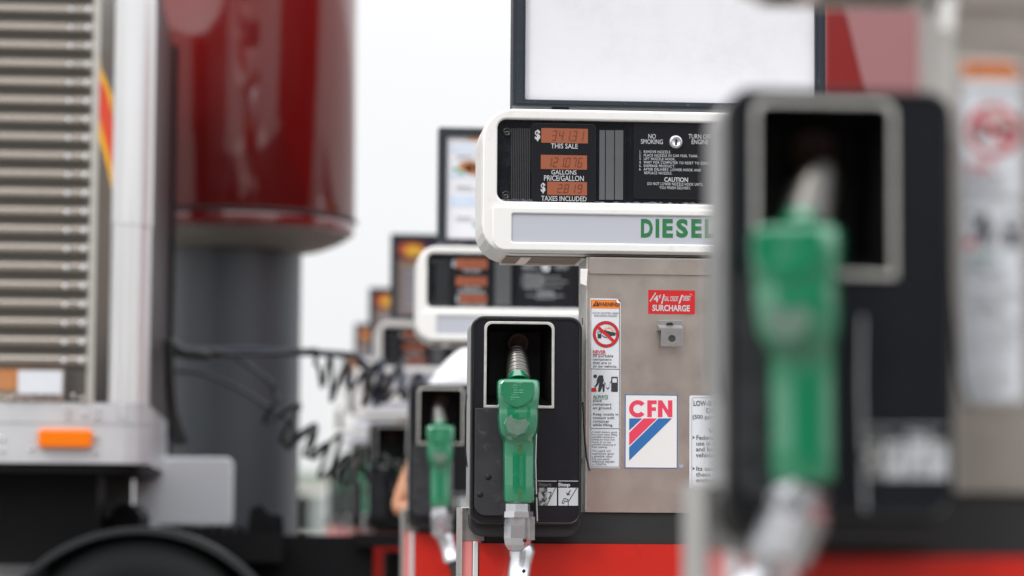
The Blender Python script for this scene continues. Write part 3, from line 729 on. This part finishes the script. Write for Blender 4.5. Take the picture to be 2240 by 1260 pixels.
for i, (Y, pix, lab, kind) in enumerate(SPEC):
    q = pump if i == 0 else copy_tree(spare)
    X = XC; dz = 0
    if pix: w = W(pix[0], pix[1], Y-.055*0); X = XC+(w.x-ref.x); dz = w.z-ref.z
    if i == 3: X = XC+.00
    q.location = (X, Y, dz if abs(dz) < .04 else math.copysign(.04, dz))
    print('pump', i, round(X-XC, 3), round(Y, 2), 'dz', round(dz, 3))
    if kind not in posters: posters[kind] = sign_face(q, {'plain': None, 'menu': menu, 'sunset': sunset}[kind], SFACE if kind != 'sunset' else cm((128, 116, 112)))
    else:
        pc_ = posters[kind].copy(); COL.objects.link(pc_); pc_.parent = [c for c in q.children if c.name.startswith('topper_sign')][0]
    tag(q, lab, 'fuel pump', 'fuel pumps standing in a row'); pumps.append(q)
    if NLAB[i]:
        n = noz if i == 0 else copy_tree(noz)
        n.location = q.location
        def spin(o, axis, ang, c, l0=Vector((0, 0, 0))):      # turn o about local point c
            Rm = Matrix.Rotation(ang, 3, axis); o.rotation_euler = Rm.to_euler(); o.location = c+Rm@(l0-c)
        part_ = lambda nm: [c for c in n.children if c.name.split('.')[0] == nm][0]
        if i:
            piv = L(1133, 1000, NY-.03); Rz = Matrix.Rotation((0, -.34, .08, 0, -.12, .15, .1)[i], 3, 'Z')
            n.rotation_euler = Rz.to_euler(); n.location = q.location+piv-Rz@piv
            sw = L(1134, 1112, NY-.03); hs_ = part_('hose_swivel'); l0 = hs_.location.copy(); a_ = (0, .42, -.05, 0, .1, -.1, 0)[i]
            spin(part_('swivel'), 'Y', a_, sw); spin(hs_, 'Y', a_, sw, l0)
            hs_.rotation_euler = (0, a_+(0, .3, -.36, 0, .1, -.15, .1)[i], 0)
        if i == 1: n.location.x -= .030; n.location.z -= .012
        tag(n, NLAB[i], 'fuel nozzle', 'green nozzles on the pumps')
    mb = MB(); zt_ = ZB+q.location.z
    lp = rr(X-1.0, Y-.35, X+1.3, Y+1.02, .25)
    v = [(a, b, -.02) for a, b in lp]+[(a, b, zt_) for a, b in lp]; n_ = len(lp)
    mb.add(v, [tuple(range(n_, 2*n_))]+[(j, (j+1) % n_, n_+(j+1) % n_, n_+j) for j in range(n_)], CONC)
    tag(mb.build('pavement'), kind='structure')
def del_tree(o):
    for c in list(o.children): del_tree(c)
    bpy.data.objects.remove(o)
del_tree(spare)

# ---------------------------------------------------------------- semi truck
YT = 11.35
SS = mat('polished_stainless', (.70, .68, .66), .12, metal=1, var=.04, vscale=3, rvar=.03)
LVR = mat('louvre_metal', (.40, .355, .31), .25, metal=.92, var=.06, vscale=4)
LVD = mat('louvre_ground_reflection', (.09, .082, .07), .5)  # ground's dark reflection between the slats, put into the colour
SSB = mat('stainless_skirt', (.60, .60, .62), .36, metal=.35, var=.1, vscale=8)
TBLK = mat('truck_black', (.004, .004, .004), .6, spec=.2)
TYRE = mat('tyre_rubber', (.013, .015, .016), .7, spec=.3, bump=.4, bscale=30)
AMBER = mat('amber_lens', lin((240, 120, 10)), .2, coat=.5)
ALUM = mat('tank_aluminium', (.55, .55, .56), .3, metal=.9)
FRM = mat('chassis_black', (.005, .005, .006), .6, var=.3, spec=.15)
truck = empty('semi_truck', (W(100, 1140, YT).x, YT+1.1, 0)); TL = truck.location.copy()
def tb(m, name, label=None, parent=None):
    off = TL
    m.v = [(a-off.x, b-off.y, c-off.z) for a, b, c in m.v]
    o = m.build(name, parent or truck)
    if label: o['label'] = label
    return o
def T(px, py, dy=0): return W(px, py, YT+dy)
xR = T(327, 500).x; xLft = T(327, 500).x-2.6; zB = T(250, 1022).z; zTop = 3.3
def hull(x0, x1, y0, y1, z0, z1, r, mm, m, n=14):
    pts = [(x0, y0)]+[(x1-r+r*math.sin(i/n*PI/2), y0+r-r*math.cos(i/n*PI/2)) for i in range(n+1)]+[(x1-r+r*math.cos(i/n*PI/2), y1-r+r*math.sin(i/n*PI/2)) for i in range(n+1)]+[(x0, y1)]
    k = len(pts); v = [(a, b, z0) for a, b in pts]+[(a, b, z1) for a, b in pts]
    m.add(v, [(i, (i+1) % k, k+(i+1) % k, k+i) for i in range(k)], mm, True)
    m.add(v, [tuple(reversed(range(k))), tuple(range(k, 2*k))], mm)
m = MB(); hull(xLft, xR, YT, YT+2.2, T(250, 900).z, zTop, .15, SS, m); cabp = tb(m, 'sleeper_cab')
# louvred panel
m = MB(); pitch_z = 40.5/F*YT*1.0; xl1 = T(200, 500).x; xl0 = xLft+.3; z = T(100, 802).z
while z < zTop-.1:
    prof = [(0, .0), (-.010, .001), (-.022, .006), (-.028, .016), (-.027, .030), (-.018, .041), (-.006, .047), (0, .048)]
    rA = [Vector((xl0, YT+a, z+b)) for a, b in prof]; rB = [Vector((xl1-.03, YT+a, z+b)) for a, b in prof]; rC = [Vector((xl1, YT+a*.1, z+b)) for a, b in prof]
    k = len(prof); m.add(rA+rB+rC, [(i, i+1, k+i+1, k+i) for i in range(k-1)]+[(k+i, k+i+1, 2*k+i+1, 2*k+i) for i in range(k-1)], LVR, False)
    plate(m, [rr(xl0, z-pitch_z+.0485, xl1-.004, z-.0005)], YT-.003, .003, LVD)
    z += pitch_z
z = T(100, 802).z
xr_ = T(145, 500).x
while z < zTop-.1:
    for xx in (T(147, 500).x, T(184, 500).x): lathe_y(m, [(.011, YT-.020), (.010, YT-.031), (.0001, YT-.036)], STKW, xx, z+.022, 10)
    z += pitch_z
tb(m, 'louvre_panel')
m = MB(); b0 = T(206, 500).x; plate(m, [rr(T(196, 500).x, T(200, 885).z, T(212, 500).x, zTop-.05)], YT-.008, .008, mat('satin_strip', (.55, .53, .49), .45, metal=.7), .002); tb(m, 'panel_edge_strip')
# flame stripe: a reflection in the steel, painted on as colour
m = MB(); YEL = mat('reflected_stripe_yellow', lin((226, 168, 40)), .3, coat=.4); REDS = mat('reflected_stripe_red', lin((206, 70, 48)), .3, coat=.4)
def tp(pts, mm, k=0): plate(m, [[(T(a, b).x, T(a, b).z) for a, b in pts]], YT-.003-k*.001, .003, mm)
tp([(216, 85), (222, 150), (246, 210), (249, 440), (236, 370), (216, 300)][::-1], YEL)
tp([(216, 170), (232, 195), (248, 260), (249, 380), (236, 330), (216, 250)][::-1], REDS, 1)
tb(m, 'reflected_stripe')
# lower skirt bands
m = MB(); hull(xLft, xR+.004, YT-.006, YT+2.206, T(250, 927).z, T(250, 882).z, .15, SSB, m)
hull(xLft, xR+.006, YT-.012, YT+2.212, T(250, 1014).z, T(250, 929).z, .15, SSB, m)
hull(xLft, xR-.03, YT+.01, YT+2.19, T(250, 1034).z, T(250, 1014.5).z, .14, TBLK, m)
tb(m, 'side_skirt')
m = MB()
for (a, b) in [(6, 960), (6, 985), (68, 983), (147, 895), (147, 910), (184, 905), (212, 895), (212, 912), (268, 893), (268, 910), (212, 955), (212, 990), (20, 872), (45, 872), (72, 872), (110, 870), (160, 866), (180, 872)]+[(x_, 868) for x_ in (8, 30, 60, 90, 130)]:
    c = T(a, b); lathe_y(m, [(.009, YT-.010), (.008, YT-.020), (.0001, YT-.023)], SS, c.x, c.z, 10)
tb(m, 'skirt_bolts')
m = MB(); c0, c1 = T(84, 980), T(204, 939); plate(m, [rr(c0.x, c0.z, c1.x, c1.z, .018)], YT-.045, .034, AMBER, .010, 3); tb(m, 'marker_light', 'amber side marker light')
m = MB(); c0, c1 = T(40, 862), T(138, 812); plate(m, [rr(c0.x, c0.z, c1.x, c1.z)], YT-.026, .002, STKW)
tb(m, 'paper_permit', 'white paper notice stuck on the lower louvres')
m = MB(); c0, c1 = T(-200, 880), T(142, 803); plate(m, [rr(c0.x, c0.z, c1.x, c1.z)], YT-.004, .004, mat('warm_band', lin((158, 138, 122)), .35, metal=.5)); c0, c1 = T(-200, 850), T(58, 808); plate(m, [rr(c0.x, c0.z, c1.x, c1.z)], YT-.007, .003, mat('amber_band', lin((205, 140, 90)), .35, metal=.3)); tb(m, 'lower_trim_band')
SAT = mat('corner_sky_sheen', (.80, .80, .80), .3, metal=.45, var=.05, vscale=3)  # pale corner strip carries the reflected sky in its colour
def corner_strip(px0, z0, z1, off, r=.15, n=12):
    m = MB(); x0 = T(px0, 500).x; P = [(x0, YT-off)]+[(xR-r+(r+off)*math.sin(i/n*PI/2), YT+r-(r+off)*math.cos(i/n*PI/2)) for i in range(n+1)]
    Q = [(x0, YT-.0005)]+[(xR-r+(r-.0005)*math.sin(i/n*PI/2), YT+r-(r-.0005)*math.cos(i/n*PI/2)) for i in range(n+1)]
    lp = P+Q[::-1]; k = len(lp); v = [(a, b, z0) for a, b in lp]+[(a, b, z1) for a, b in lp]
    m.add(v, [(i, (i+1) % k, k+(i+1) % k, k+i) for i in range(k)], SAT, True); m.add(v, [tuple(reversed(range(k))), tuple(range(k, 2*k))], SAT); tb(m, 'corner_sheen')
corner_strip(249, T(250, 489).z, zTop-.04, .006); corner_strip(268, T(250, 881).z, T(250, 490).z, .003)
m = MB(); box(m, xR-.02, YT+2.12, T(300, 985).z, xR+.022, YT+2.21, zTop-.02, TBLK); tb(m, 'rubber_fairing_edge')
m = MB(); box(m, xR+.0005, YT+.17, T(250, 880).z, xR+.004, YT+2.1, zTop-.05, mat('rear_wall_reflection', (.035, .022, .024), .35, var=.3, vscale=3)); tb(m, 'rear_wall')  # red tank's reflection in the steel wall, put into dark brown
# chassis
m = MB(); x2 = T(820, 1170, .6).x
for yy in (YT+.72, YT+1.45): box(m, xLft, yy, .72, x2, yy+.09, T(600, 1172, .7).z, FRM)
for k in range(6): box(m, xLft+.6+k*.6, YT+.80, .76, xLft+.72+k*.6, YT+1.46, .90, FRM)
box(m, xLft, YT+.2, .55, T(205, 1140).x, YT+.71, T(100, 1030).z, FRM)
box(m, T(780, 1170, .7).x, YT+.66, T(800, 1196, .7).z, T(882, 1170, .7).x, YT+1.6, T(800, 1168, .7).z, FRM)
frame_ = tb(m, 'chassis_frame')
m = MB(); dz0 = T(400, 1165, .3).z
xa_, xb_ = T(205, 1140, .3).x, T(620, 1140, .3).x
box(m, xa_-1.0, YT+.55, .86, xb_, YT+1.7, dz0, FRM)
for k in range(int((xb_-xa_-.25)/.045)):
    x_ = xa_+.26+k*.045; box(m, x_, YT+.56, dz0+.0005, x_+.022, YT+1.6, dz0+.022+.004*(k % 3), FRM)
lathe_y(m, [(.065, YT+.6), (.07, YT+.65), (.07, YT+1.4), (.06, YT+1.45)], FRM, T(273, 1135, .6).x, T(273, 1138, .6).z, 20)
plate(m, [[(T(a, b, .6).x, T(a, b, .6).z) for a, b in ((0, 1100), (150, 1085), (165, 1118), (240, 1135), (250, 1165), (0, 1165))][::-1]], YT+.6, .3, FRM)
plate(m, [[(T(a, b, .7).x, T(a, b, .7).z) for a, b in ((540, 1165), (548, 1112), (570, 1104), (590, 1125), (618, 1128), (622, 1165))][::-1]], YT+.7, .4, FRM)
tb(m, 'fifth_wheel_deck')
# wheel: tyre + rim
def wheel(px, dy, name='wheel'):
    c = T(px, 1140, dy); rz = .485; m = MB()
    cx_, cz_ = c.x, rz
    prof = [(.29, dy+.27), (.40, dy+.285), (.45, dy+.275), (.478, dy+.25), (.485, dy+.22), (.485, dy+.06), (.478, dy+.03), (.45, dy+.005), (.40, dy-.005), (.30, dy+.01), (.285, dy+.03)]
    lathe_y(m, [(r, YT+y) for r, y in prof], TYRE, cx_, cz_, 64)
    for k in range(56):
        a = 2*PI*k/56; ca, sa = math.cos(a), math.sin(a)
        v = []
        for (rr_, y_) in ((.482, .05), (.490, .06), (.490, .22), (.482, .23)):
            for w_ in (-.009, .009): v.append((cx_+rr_*ca-w_*sa, YT+dy+y_, cz_+rr_*sa+w_*ca))
        m.add(v, [(0, 1, 3, 2), (2, 3, 5, 4), (4, 5, 7, 6)], TYRE)
    w_ = tb(m, name)
    m = MB(); lathe_y(m, [(.284, YT+dy+.26), (.284, YT+dy+.03), (.25, YT+dy+.06), (.16, YT+dy+.05), (.12, YT+dy+.01), (.0001, YT+dy)], ALUM, cx_, cz_, 32)
    r_ = tb(m, 'rim', parent=w_)
m = MB(); fc = T(312, 1140, .3); fz = 1.005-.63; FEN = mat('fender_black', (.013, .016, .018), .5, spec=.4)
arc = [(fc.x+.63*math.cos(R(a)), fz+.63*math.sin(R(a))) for a in range(18, 163, 4)]; arc2 = [(fc.x+.61*math.cos(R(a)), fz+.61*math.sin(R(a))) for a in range(162, 17, -4)]
plate(m, [arc+arc2], YT+.04, .62, FEN, .003, 2)
arc3 = [(fc.x+.60*math.cos(R(a)), fz+.60*math.sin(R(a))) for a in range(162, 17, -4)]
plate(m, [arc+arc3], YT+.025, .02, FEN, .004, 2); tb(m, 'fender')
wheel(310, .08); wheel(310, 1.85)
m = MB(); tl = T(-260, 1140, .05).x; tr_ = T(95, 1140, .05).x; rt = .30; cz_ = T(0, 1216, .05).z-rt
rings = [[Vector((x_, YT+.34+r_*math.cos(2*PI*i/36), cz_+r_*math.sin(2*PI*i/36))) for i in range(36)] for x_, r_ in ((tl, .01), (tl, rt), (tr_, rt), (tr_+.01, rt-.02), (tr_+.012, .01))]
loft(m, rings, ALUM); tb(m, 'fuel_tank')
m = MB(); c0, c1 = T(292, 1150, 1.75), T(509, 1001, 1.75); plate(m, [rr(c0.x, c0.z, c1.x, c1.z, .03)], YT+1.75, .35, mat('white_box_paint', (.86, .88, .92), .45), .012, 3)
c0, c1 = T(160, 1150, 1.75), T(212, 1036, 1.75); plate(m, [rr(c0.x, c0.z+.06, c1.x, c1.z, .02)], YT+1.75, .3, MATS['white_box_paint'], .01)
tb(m, 'tool_box', 'pale tool box behind the cab')
m = MB(); c0, c1 = T(214, 1150, 1.7), T(290, 1020, 1.7); plate(m, [rr(c0.x, c0.z, c1.x, c1.z)], YT+1.68, .06, mat('bracket_grey', (.22, .23, .22), .6)); tb(m, 'cab_bracket')
# coiled lines
def coil(p, turns, amp, r, mm, nm, lead=None, tail=None, squash=.6, lab=None):
    m = MB(); pts = []
    path = bez(p, 40); n = len(path); S = turns*22
    cp = []
    for i in range(S+1):
        u = i/S*(n-1); a = int(min(u, n-2)); fr2 = u-a; c = path[a].lerp(path[a+1], fr2)
        env = min(1, i/14, (S-i)/14)*(1+.35*math.sin(i*.11+turns)+.2*math.sin(i*.043)); a_ = 2*PI*i/22+.3*math.sin(i*.07)
        t = (path[min(a+2, n-1)]-path[max(a-1, 0)]).normalized(); up = Vector((0, 0, 1)); up = (up-t*up.dot(t)).normalized(); sd_ = t.cross(up)
        cp.append(c+(up*math.cos(a_)*amp+sd_*math.sin(a_)*amp*squash)*env - up*amp*env*.5)
    pts = (bez(lead, 14)[:-1] if lead else [])+cp+(bez(tail, 12)[1:] if tail else [])
    tube(m, pts, r, mm, 8); return tb(m, nm, lab)
HK = mat('air_line_black', (.012, .013, .014), .35); HG = mat('cable_dark_green', (.003, .013, .009), .35)
HR = mat('air_line_maroon', (.06, .012, .018), .35); HB = mat('air_line_navy', (.014, .022, .045), .35)
hy = 1.05
c_ = lambda a, b, d=0: T(a, b, hy+d)
coil([c_(690, 800), c_(745, 806), c_(810, 826), c_(880, 858)], 5, .066, .0100, HK, 'air_hose', [c_(366, 752), c_(430, 768), c_(560, 775), c_(680, 766), c_(692, 768)], lab='black coiled air hose')
coil([c_(790, 800, .2), c_(870, 822, .2), c_(960, 850, .2)], 4, .055, .0135, HR, 'air_hose', [c_(372, 768, .2), c_(450, 776, .2), c_(640, 772, .2), c_(780, 778, .2)], lab='maroon coiled air hose')
coil([c_(790, 790, .1), c_(870, 822, .1), c_(960, 835, .1)], 4, .065, .0135, HB, 'air_hose', [c_(372, 760, .1), c_(450, 765, .1), c_(640, 768, .1), c_(780, 776, .1)], lab='navy coiled air hose')
coil([c_(600, 862), c_(660, 925), c_(730, 970), c_(810, 1005), c_(900, 1000)], 6, .068, .0105, HG, 'electric_cable', [c_(430, 765), c_(500, 775), c_(560, 812), c_(595, 840), c_(600, 855)], lab='dark green coiled cable')
coil([c_(640, 930, .1), c_(700, 975, .1), c_(770, 1020, .1), c_(840, 1030, .1), c_(910, 1010, .1)], 7, .056, .0095, HK, 'air_hose', [c_(368, 812, .1), c_(440, 818, .1), c_(520, 850, .1), c_(630, 918, .1)], lab='lower black coiled hose')
m = MB()
for k in range(3): tube(m, bez([c_(372, 745+k*10), c_(400+k*6, 768+k*3), c_(440+k*10, 772+k*3)], 8), .022, HK, 8)
tube(m, bez([c_(368, 745), c_(374, 860), c_(384, 930), c_(392, 975)], 10), [.024]*31, HK, 8)
tube(m, bez([c_(372, 840), c_(384, 900), c_(404, 960), c_(404, 970)], 10), .012, HK, 8)
tb(m, 'hose_bundle')
tag(truck, 'parked semi truck with polished louvred sleeper cab and amber marker light', 'truck')

# ---------------------------------------------------------------- trailer behind the pumps
YR = YT+.05
tx0 = W(985, 1000, YR).x; tx1 = W(1803, 100, YR).x; tx2 = tx1+3.4
tr = empty('box_trailer', (tx1, YR+1.2, 0)); TO = tr.location.copy()
def rb(m, name): m.v = [(a-TO.x, b-TO.y, c-TO.z) for a, b, c in m.v]; return m.build(name, tr)
RGL = mat('trailer_red', (.20, .006, .006), .25, coat=.5, var=.1, vscale=1.5); RPK = mat('trailer_red_sheen', (.30, .13, .135), .35, var=.06, vscale=2)
m = MB(); box(m, tx0, YR+.35, 1.12, tx2, YR+2.2, 1.24, FRM)
for y_ in (YR+.6, YR+1.7): box(m, tx0+.3, y_, .80, tx2, y_+.1, 1.119, FRM)
rb(m, 'deck')
m = MB(); box(m, tx0, YR+.5, 1.2405, tx0+.06, YR+2.0, 1.42, FRM); rb(m, 'hose_bulkhead')
m = MB(); plate(m, [rr(tx1, 1.2405, tx2, 3.6, .04)], YR, 2.3, RGL, .02, 3); body_ = rb(m, 'trailer_body')
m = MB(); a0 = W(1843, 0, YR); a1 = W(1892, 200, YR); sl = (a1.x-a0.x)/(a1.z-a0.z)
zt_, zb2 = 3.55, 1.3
plate(m, [[(a0.x+sl*(zb2-a0.z), zb2), (tx2-.08, zb2), (tx2-.08, zt_), (a0.x+sl*(zt_-a0.z), zt_)]], YR-.004, .004, RPK)  # paler panel puts a diagonal reflection into the paint colour
rb(m, 'side_sheen_panel')
def rwheel(x, y):
    m = MB(); lathe_y(m, [(.28, y+.26), (.48, y+.27), (.51, y+.24), (.51, y+.04), (.48, y), (.28, y+.01)], TYRE, x, .51, 48); w_ = rb(m, 'wheel')
    m = MB(); lathe_y(m, [(.279, y+.2), (.279, y+.03), (.15, y+.05), (.0001, y+.03)], ALUM, x, .51, 24); o = rb(m, 'rim'); o.parent = w_
rwheel(tx2-.7, YR+.2); rwheel(tx2-.7, YR+1.7)
m = MB(); box(m, tx0+.75, YR+.5, 0.0, tx0+.85, YR+.6, 1.119, FRM); box(m, tx0+.75, YR+1.8, 0.0, tx0+.85, YR+1.9, 1.119, FRM); rb(m, 'landing_leg')
tag(tr, 'dark red box trailer with a painted diagonal reflection, right of the blank white sign', 'trailer')

# ---------------------------------------------------------------- red tank on a grey pedestal
YC = 14.35
ctr = W(505, 800, YC); tk = empty('storage_tank', (ctr.x, YC, 0))
ppx = YC/F*1.0
TRED = mat('tank_red', (.18, .008, .008), .15, coat=.9, var=.25, vscale=1.2, stretch=(1, 1, .25))
PED = mat('pedestal_grey', (.062, .070, .080), .42, var=.1, vscale=1.5, stretch=(1, 1, .2))
DISH = mat('tank_dish_cream', (.24, .215, .185), .6, var=.25, vscale=5)
rg = (656-505)*ppx; rd = (773-505)*ppx; zr1 = W(700, 484, YC).z; zr2 = W(700, 514, YC).z
m = MB(); lathe(m, [(rg, 0), (rg, zr2+.02)], PED, k=72); lathe(m, [(rg+.10, 0), (rg+.10, .16), (rg+.001, .161)], CONC, k=48); m.build('pedestal', tk)
m = MB(); lathe(m, [(rd, zr1+.003), (rd+.009, zr1-.001), (rd+.009, zr1-.012), (rd-.003, zr1-.016)], mat('dark_weld_bead', (.02, .004, .004), .6), k=96); m.build('weld_bead', tk)
m = MB(); lathe(m, [(rd-.01, zr1-.0135), (rd-.004, zr1-.030), (rd-.006, zr2+.005), (rd-.014, zr2-.006), (rd-.035, zr2-.016)], TRED, k=96); m.build('lower_rim', tk)
m = MB(); lathe(m, [(rd-.034, zr2-.017), (rd-.08, zr2-.045), (rd-.16, zr2-.075), (rg+.03, zr2-.090), (rg+.003, zr2-.096)], DISH, k=96); m.build('dished_bottom', tk)
m = MB(); lathe(m, [(rd-.02, zr1-.01), (rd-.002, zr1+.004), (rd-.004, 5.4), (rd-.08, 5.52), (.01, 5.62)], TRED, k=96); m.build('tank_shell', tk)
tag(tk, 'tall glossy dark red tank on a round grey pedestal behind the truck', 'tank')

# ---------------------------------------------------------------- far buildings
def far_block(px0, px1, pyt, Y, wall, name, lab, win=None):
    a, b = W(px0, pyt, Y), W(px1, pyt, Y); o = empty(name, ((a.x+b.x)/2, Y, 0)); m = MB(); w = (b.x-a.x)/2
    box(m, -w, 0, -.02, w, 6, a.z, wall); m.build('wall', o)
    m = MB(); box(m, -w-.15, -.15, a.z+.001, w+.15, 6.15, a.z+.18, mat('parapet_green', (.30, .38, .31), .6)); m.build('roof', o)
    if win:
        nwin = max(2, int(2*w/1.6))
        for k in range(nwin):
            x_ = -w+.5+k*(2*w-1)/nwin; m = MB(); plate(m, [rr(x_, .7, x_+.9, min(a.z-.4, 2.2))], -.03, .03, win); m.build('window', o)
    tag(o, lab, 'building'); return o
far_block(560, 716, 1046, 75, mat('pale_wall', (.62, .62, .56), .7, var=.1), 'low_building', 'pale low building far away, beside the grey pedestal', mat('dim_window', (.25, .28, .27), .2))

# unseen shop added behind the camera to darken what the glossy fronts reflect
shop = empty('added_shop', (1.0, -8, 0)); m = MB(); SHW = mat('added_shop_brown', (.20, .165, .14), .8, var=.15, vscale=2)
box(m, -9, -5, 0, 9, 0, 6.6, SHW); m.build('wall', shop)
m = MB(); box(m, -9.3, -5.3, 6.601, 9.3, .5, 7.0, mat('added_shop_fascia', (.30, .28, .26), .6)); m.build('roof', shop)
for k in range(6):
    m = MB(); plate(m, [rr(-8.2+k*2.8, .7, -6.2+k*2.8, 2.9, .02)], .01, .05, mat('added_shop_glass', (.02, .025, .03), .1), .005)
    m.v = [(a, -b+.08, c) for a, b, c in m.v]; m.build('window', shop)
tag(shop, 'unseen brown shop with dark windows, added behind the camera for reflections', 'building')

# ---------------------------------------------------------------- person behind the third pump
def skin_mesh(name, joints, edges, mm, parent, sub=2):
    me = bpy.data.meshes.new(name); names = list(joints); me.from_pydata([joints[n][0] for n in names], [(names.index(a), names.index(b)) for a, b in edges], [])
    o = bpy.data.objects.new(name, me); COL.objects.link(o)
    md = o.modifiers.new('s', 'SKIN'); md.use_smooth_shade = True
    for i, n in enumerate(names):
        r = joints[n][1]; r = r if isinstance(r, tuple) else (r, r)
        me.skin_vertices[0].data[i].radius = r; me.skin_vertices[0].data[i].use_root = (i == 0)
    s = o.modifiers.new('u', 'SUBSURF'); s.levels = sub; s.render_levels = sub
    dg = bpy.context.evaluated_depsgraph_get(); dg.update()
    me2 = bpy.data.meshes.new_from_object(o.evaluated_get(dg)); bpy.data.objects.remove(o)
    me2.name = name; me2.materials.clear(); me2.materials.append(mm)
    for p_ in me2.polygons: p_.use_smooth = True
    o2 = bpy.data.objects.new(name, me2); COL.objects.link(o2); o2.parent = parent; return o2
SKIN = mat('skin', (.56, .27, .155), .5, var=.08); SHIRT = mat('white_cotton', (.82, .82, .86), .8, var=.03, bump=.5, bscale=14); JEANS = mat('dark_jeans', (.03, .035, .05), .85, var=.2)
HAIR = mat('dark_hair', (.03, .02, .015), .6)
YP = 11.08
pc0 = W(1052, 1140, YP)
per = empty('person', (pc0.x, YP, ZB))
el = W(868, 1122, YP); LJ = lambda a, b, d: Vector((W(a, b, YP).x-pc0.x, d, W(a, b, YP).z-ZB)); dx = el.x-pc0.x; ez = el.z-ZB
J = {'pelvis': ((0.06, .02, .98), (.15, .11)), 'waist': ((.05, .02, 1.12), (.135, .10)), 'chest': ((.03, .0, 1.34), (.15, .11)), 'upper': ((.03, -.01, 1.48), (.11, .09)),
     'neck': ((.03, -.02, 1.58), .055), 'jaw': ((.03, -.04, 1.65), (.062, .07)), 'head': ((.03, -.035, 1.74), (.078, .09)), 'crown': ((.03, -.03, 1.82), (.05, .06)),
     'shL': (LJ(968, 868, 0), .066), 'uaL': (LJ(926, 990, -.02), .054), 'elL': ((dx, -.03, ez+.005), .045), 'faL': ((dx+.12, -.09, ez+.04), .040), 'wrL': ((dx+.25, -.14, ez+.09), .027), 'hdL': ((dx+.32, -.16, ez+.11), (.036, .02)),
     'shR': ((.18, 0, 1.49), .068), 'uaR': ((.26, -.03, 1.30), .05), 'elR': ((.28, -.05, 1.16), .042), 'faR': ((.22, -.12, 1.06), .038), 'wrR': ((.14, -.17, 1.02), .026), 'hdR': ((.09, -.18, 1.02), (.034, .02)),
     'hipL': ((-.03, .02, .90), .09), 'knL': ((-.05, .0, .50), .062), 'anL': ((-.05, .03, .10), .042), 'toL': ((-.07, -.12, .04), .035),
     'hipR': ((.15, .02, .90), .09), 'knR': ((.17, .0, .50), .062), 'anR': ((.17, .03, .10), .042), 'toR': ((.20, -.12, .04), .035)}
ED = [('pelvis', 'waist'), ('waist', 'chest'), ('chest', 'upper'), ('upper', 'neck'), ('neck', 'jaw'), ('jaw', 'head'), ('head', 'crown'), ('upper', 'shL'), ('shL', 'uaL'), ('uaL', 'elL'), ('elL', 'faL'), ('faL', 'wrL'), ('wrL', 'hdL'),
      ('upper', 'shR'), ('shR', 'uaR'), ('uaR', 'elR'), ('elR', 'faR'), ('faR', 'wrR'), ('wrR', 'hdR'), ('pelvis', 'hipL'), ('hipL', 'knL'), ('knL', 'anL'), ('anL', 'toL'), ('pelvis', 'hipR'), ('hipR', 'knR'), ('knR', 'anR'), ('anR', 'toR')]
for sd_ in 'LR':
    b = Vector(J['hd'+sd_][0]); d_ = (b-Vector(J['wr'+sd_][0])).normalized()
    up = Vector((0, 0, 1)); up = (up-d_*up.dot(d_)).normalized()
    for k in range(4):
        r0 = b+up*(.024-.016*k)+d_*.01; l = (.075, .085, .08, .062)[k]
        J['f%s%d' % (sd_, k)] = (r0+d_*.03, .0095); J['g%s%d' % (sd_, k)] = (r0+d_*l*.7+Vector((0, -.012, -.004)), .0085); J['h%s%d' % (sd_, k)] = (r0+d_*l*.85+Vector((0, -.002, -.022)), .0075)
        ED += [('hd'+sd_, 'f%s%d' % (sd_, k)), ('f%s%d' % (sd_, k), 'g%s%d' % (sd_, k)), ('g%s%d' % (sd_, k), 'h%s%d' % (sd_, k))]
    J['t'+sd_] = (b-d_*.02+up*.04+Vector((0, -.01, 0)), .011); J['u'+sd_] = (b+d_*.02+up*.055+Vector((0, -.02, 0)), .009)
    ED += [('hd'+sd_, 't'+sd_), ('t'+sd_, 'u'+sd_)]
skin_mesh('body', J, ED, SKIN, per)
S = {'waist': ((.05, .02, 1.0), (.175, .135)), 'mid': ((.045, .02, 1.18), (.165, .13)), 'chest': ((.03, .0, 1.36), (.18, .14)), 'upper': ((.03, -.01, 1.50), (.14, .115)), 'col': ((.03, -.01, 1.60), (.115, .10)),
     'shL': (LJ(975, 862, 0), .085), 'slL': (LJ(940, 965, -.01), .066), 'shR': ((.19, 0, 1.50), .09), 'slR': ((.25, -.03, 1.33), .078)}
skin_mesh('shirt', S, [('waist', 'mid'), ('mid', 'chest'), ('chest', 'upper'), ('upper', 'col'), ('upper', 'shL'), ('shL', 'slL'), ('upper', 'shR'), ('shR', 'slR')], SHIRT, per)
Tt = {'pelvis': ((.06, .02, .99), (.17, .13)), 'hipL': ((-.03, .02, .88), .105), 'knL': ((-.05, .0, .50), .08), 'anL': ((-.05, .03, .11), .062), 'hipR': ((.15, .02, .88), .105), 'knR': ((.17, .0, .50), .08), 'anR': ((.17, .03, .11), .062)}
skin_mesh('trousers', Tt, [('pelvis', 'hipL'), ('hipL', 'knL'), ('knL', 'anL'), ('pelvis', 'hipR'), ('hipR', 'knR'), ('knR', 'anR')], JEANS, per)
Hh = {'a': ((.03, -.02, 1.76), (.085, .095)), 'b': ((.03, -.01, 1.83), (.06, .07))}
skin_mesh('hair', Hh, [('a', 'b')], HAIR, per)
tag(per, 'person in a white t-shirt with one bare elbow bent, behind the menu sign pump', 'person')
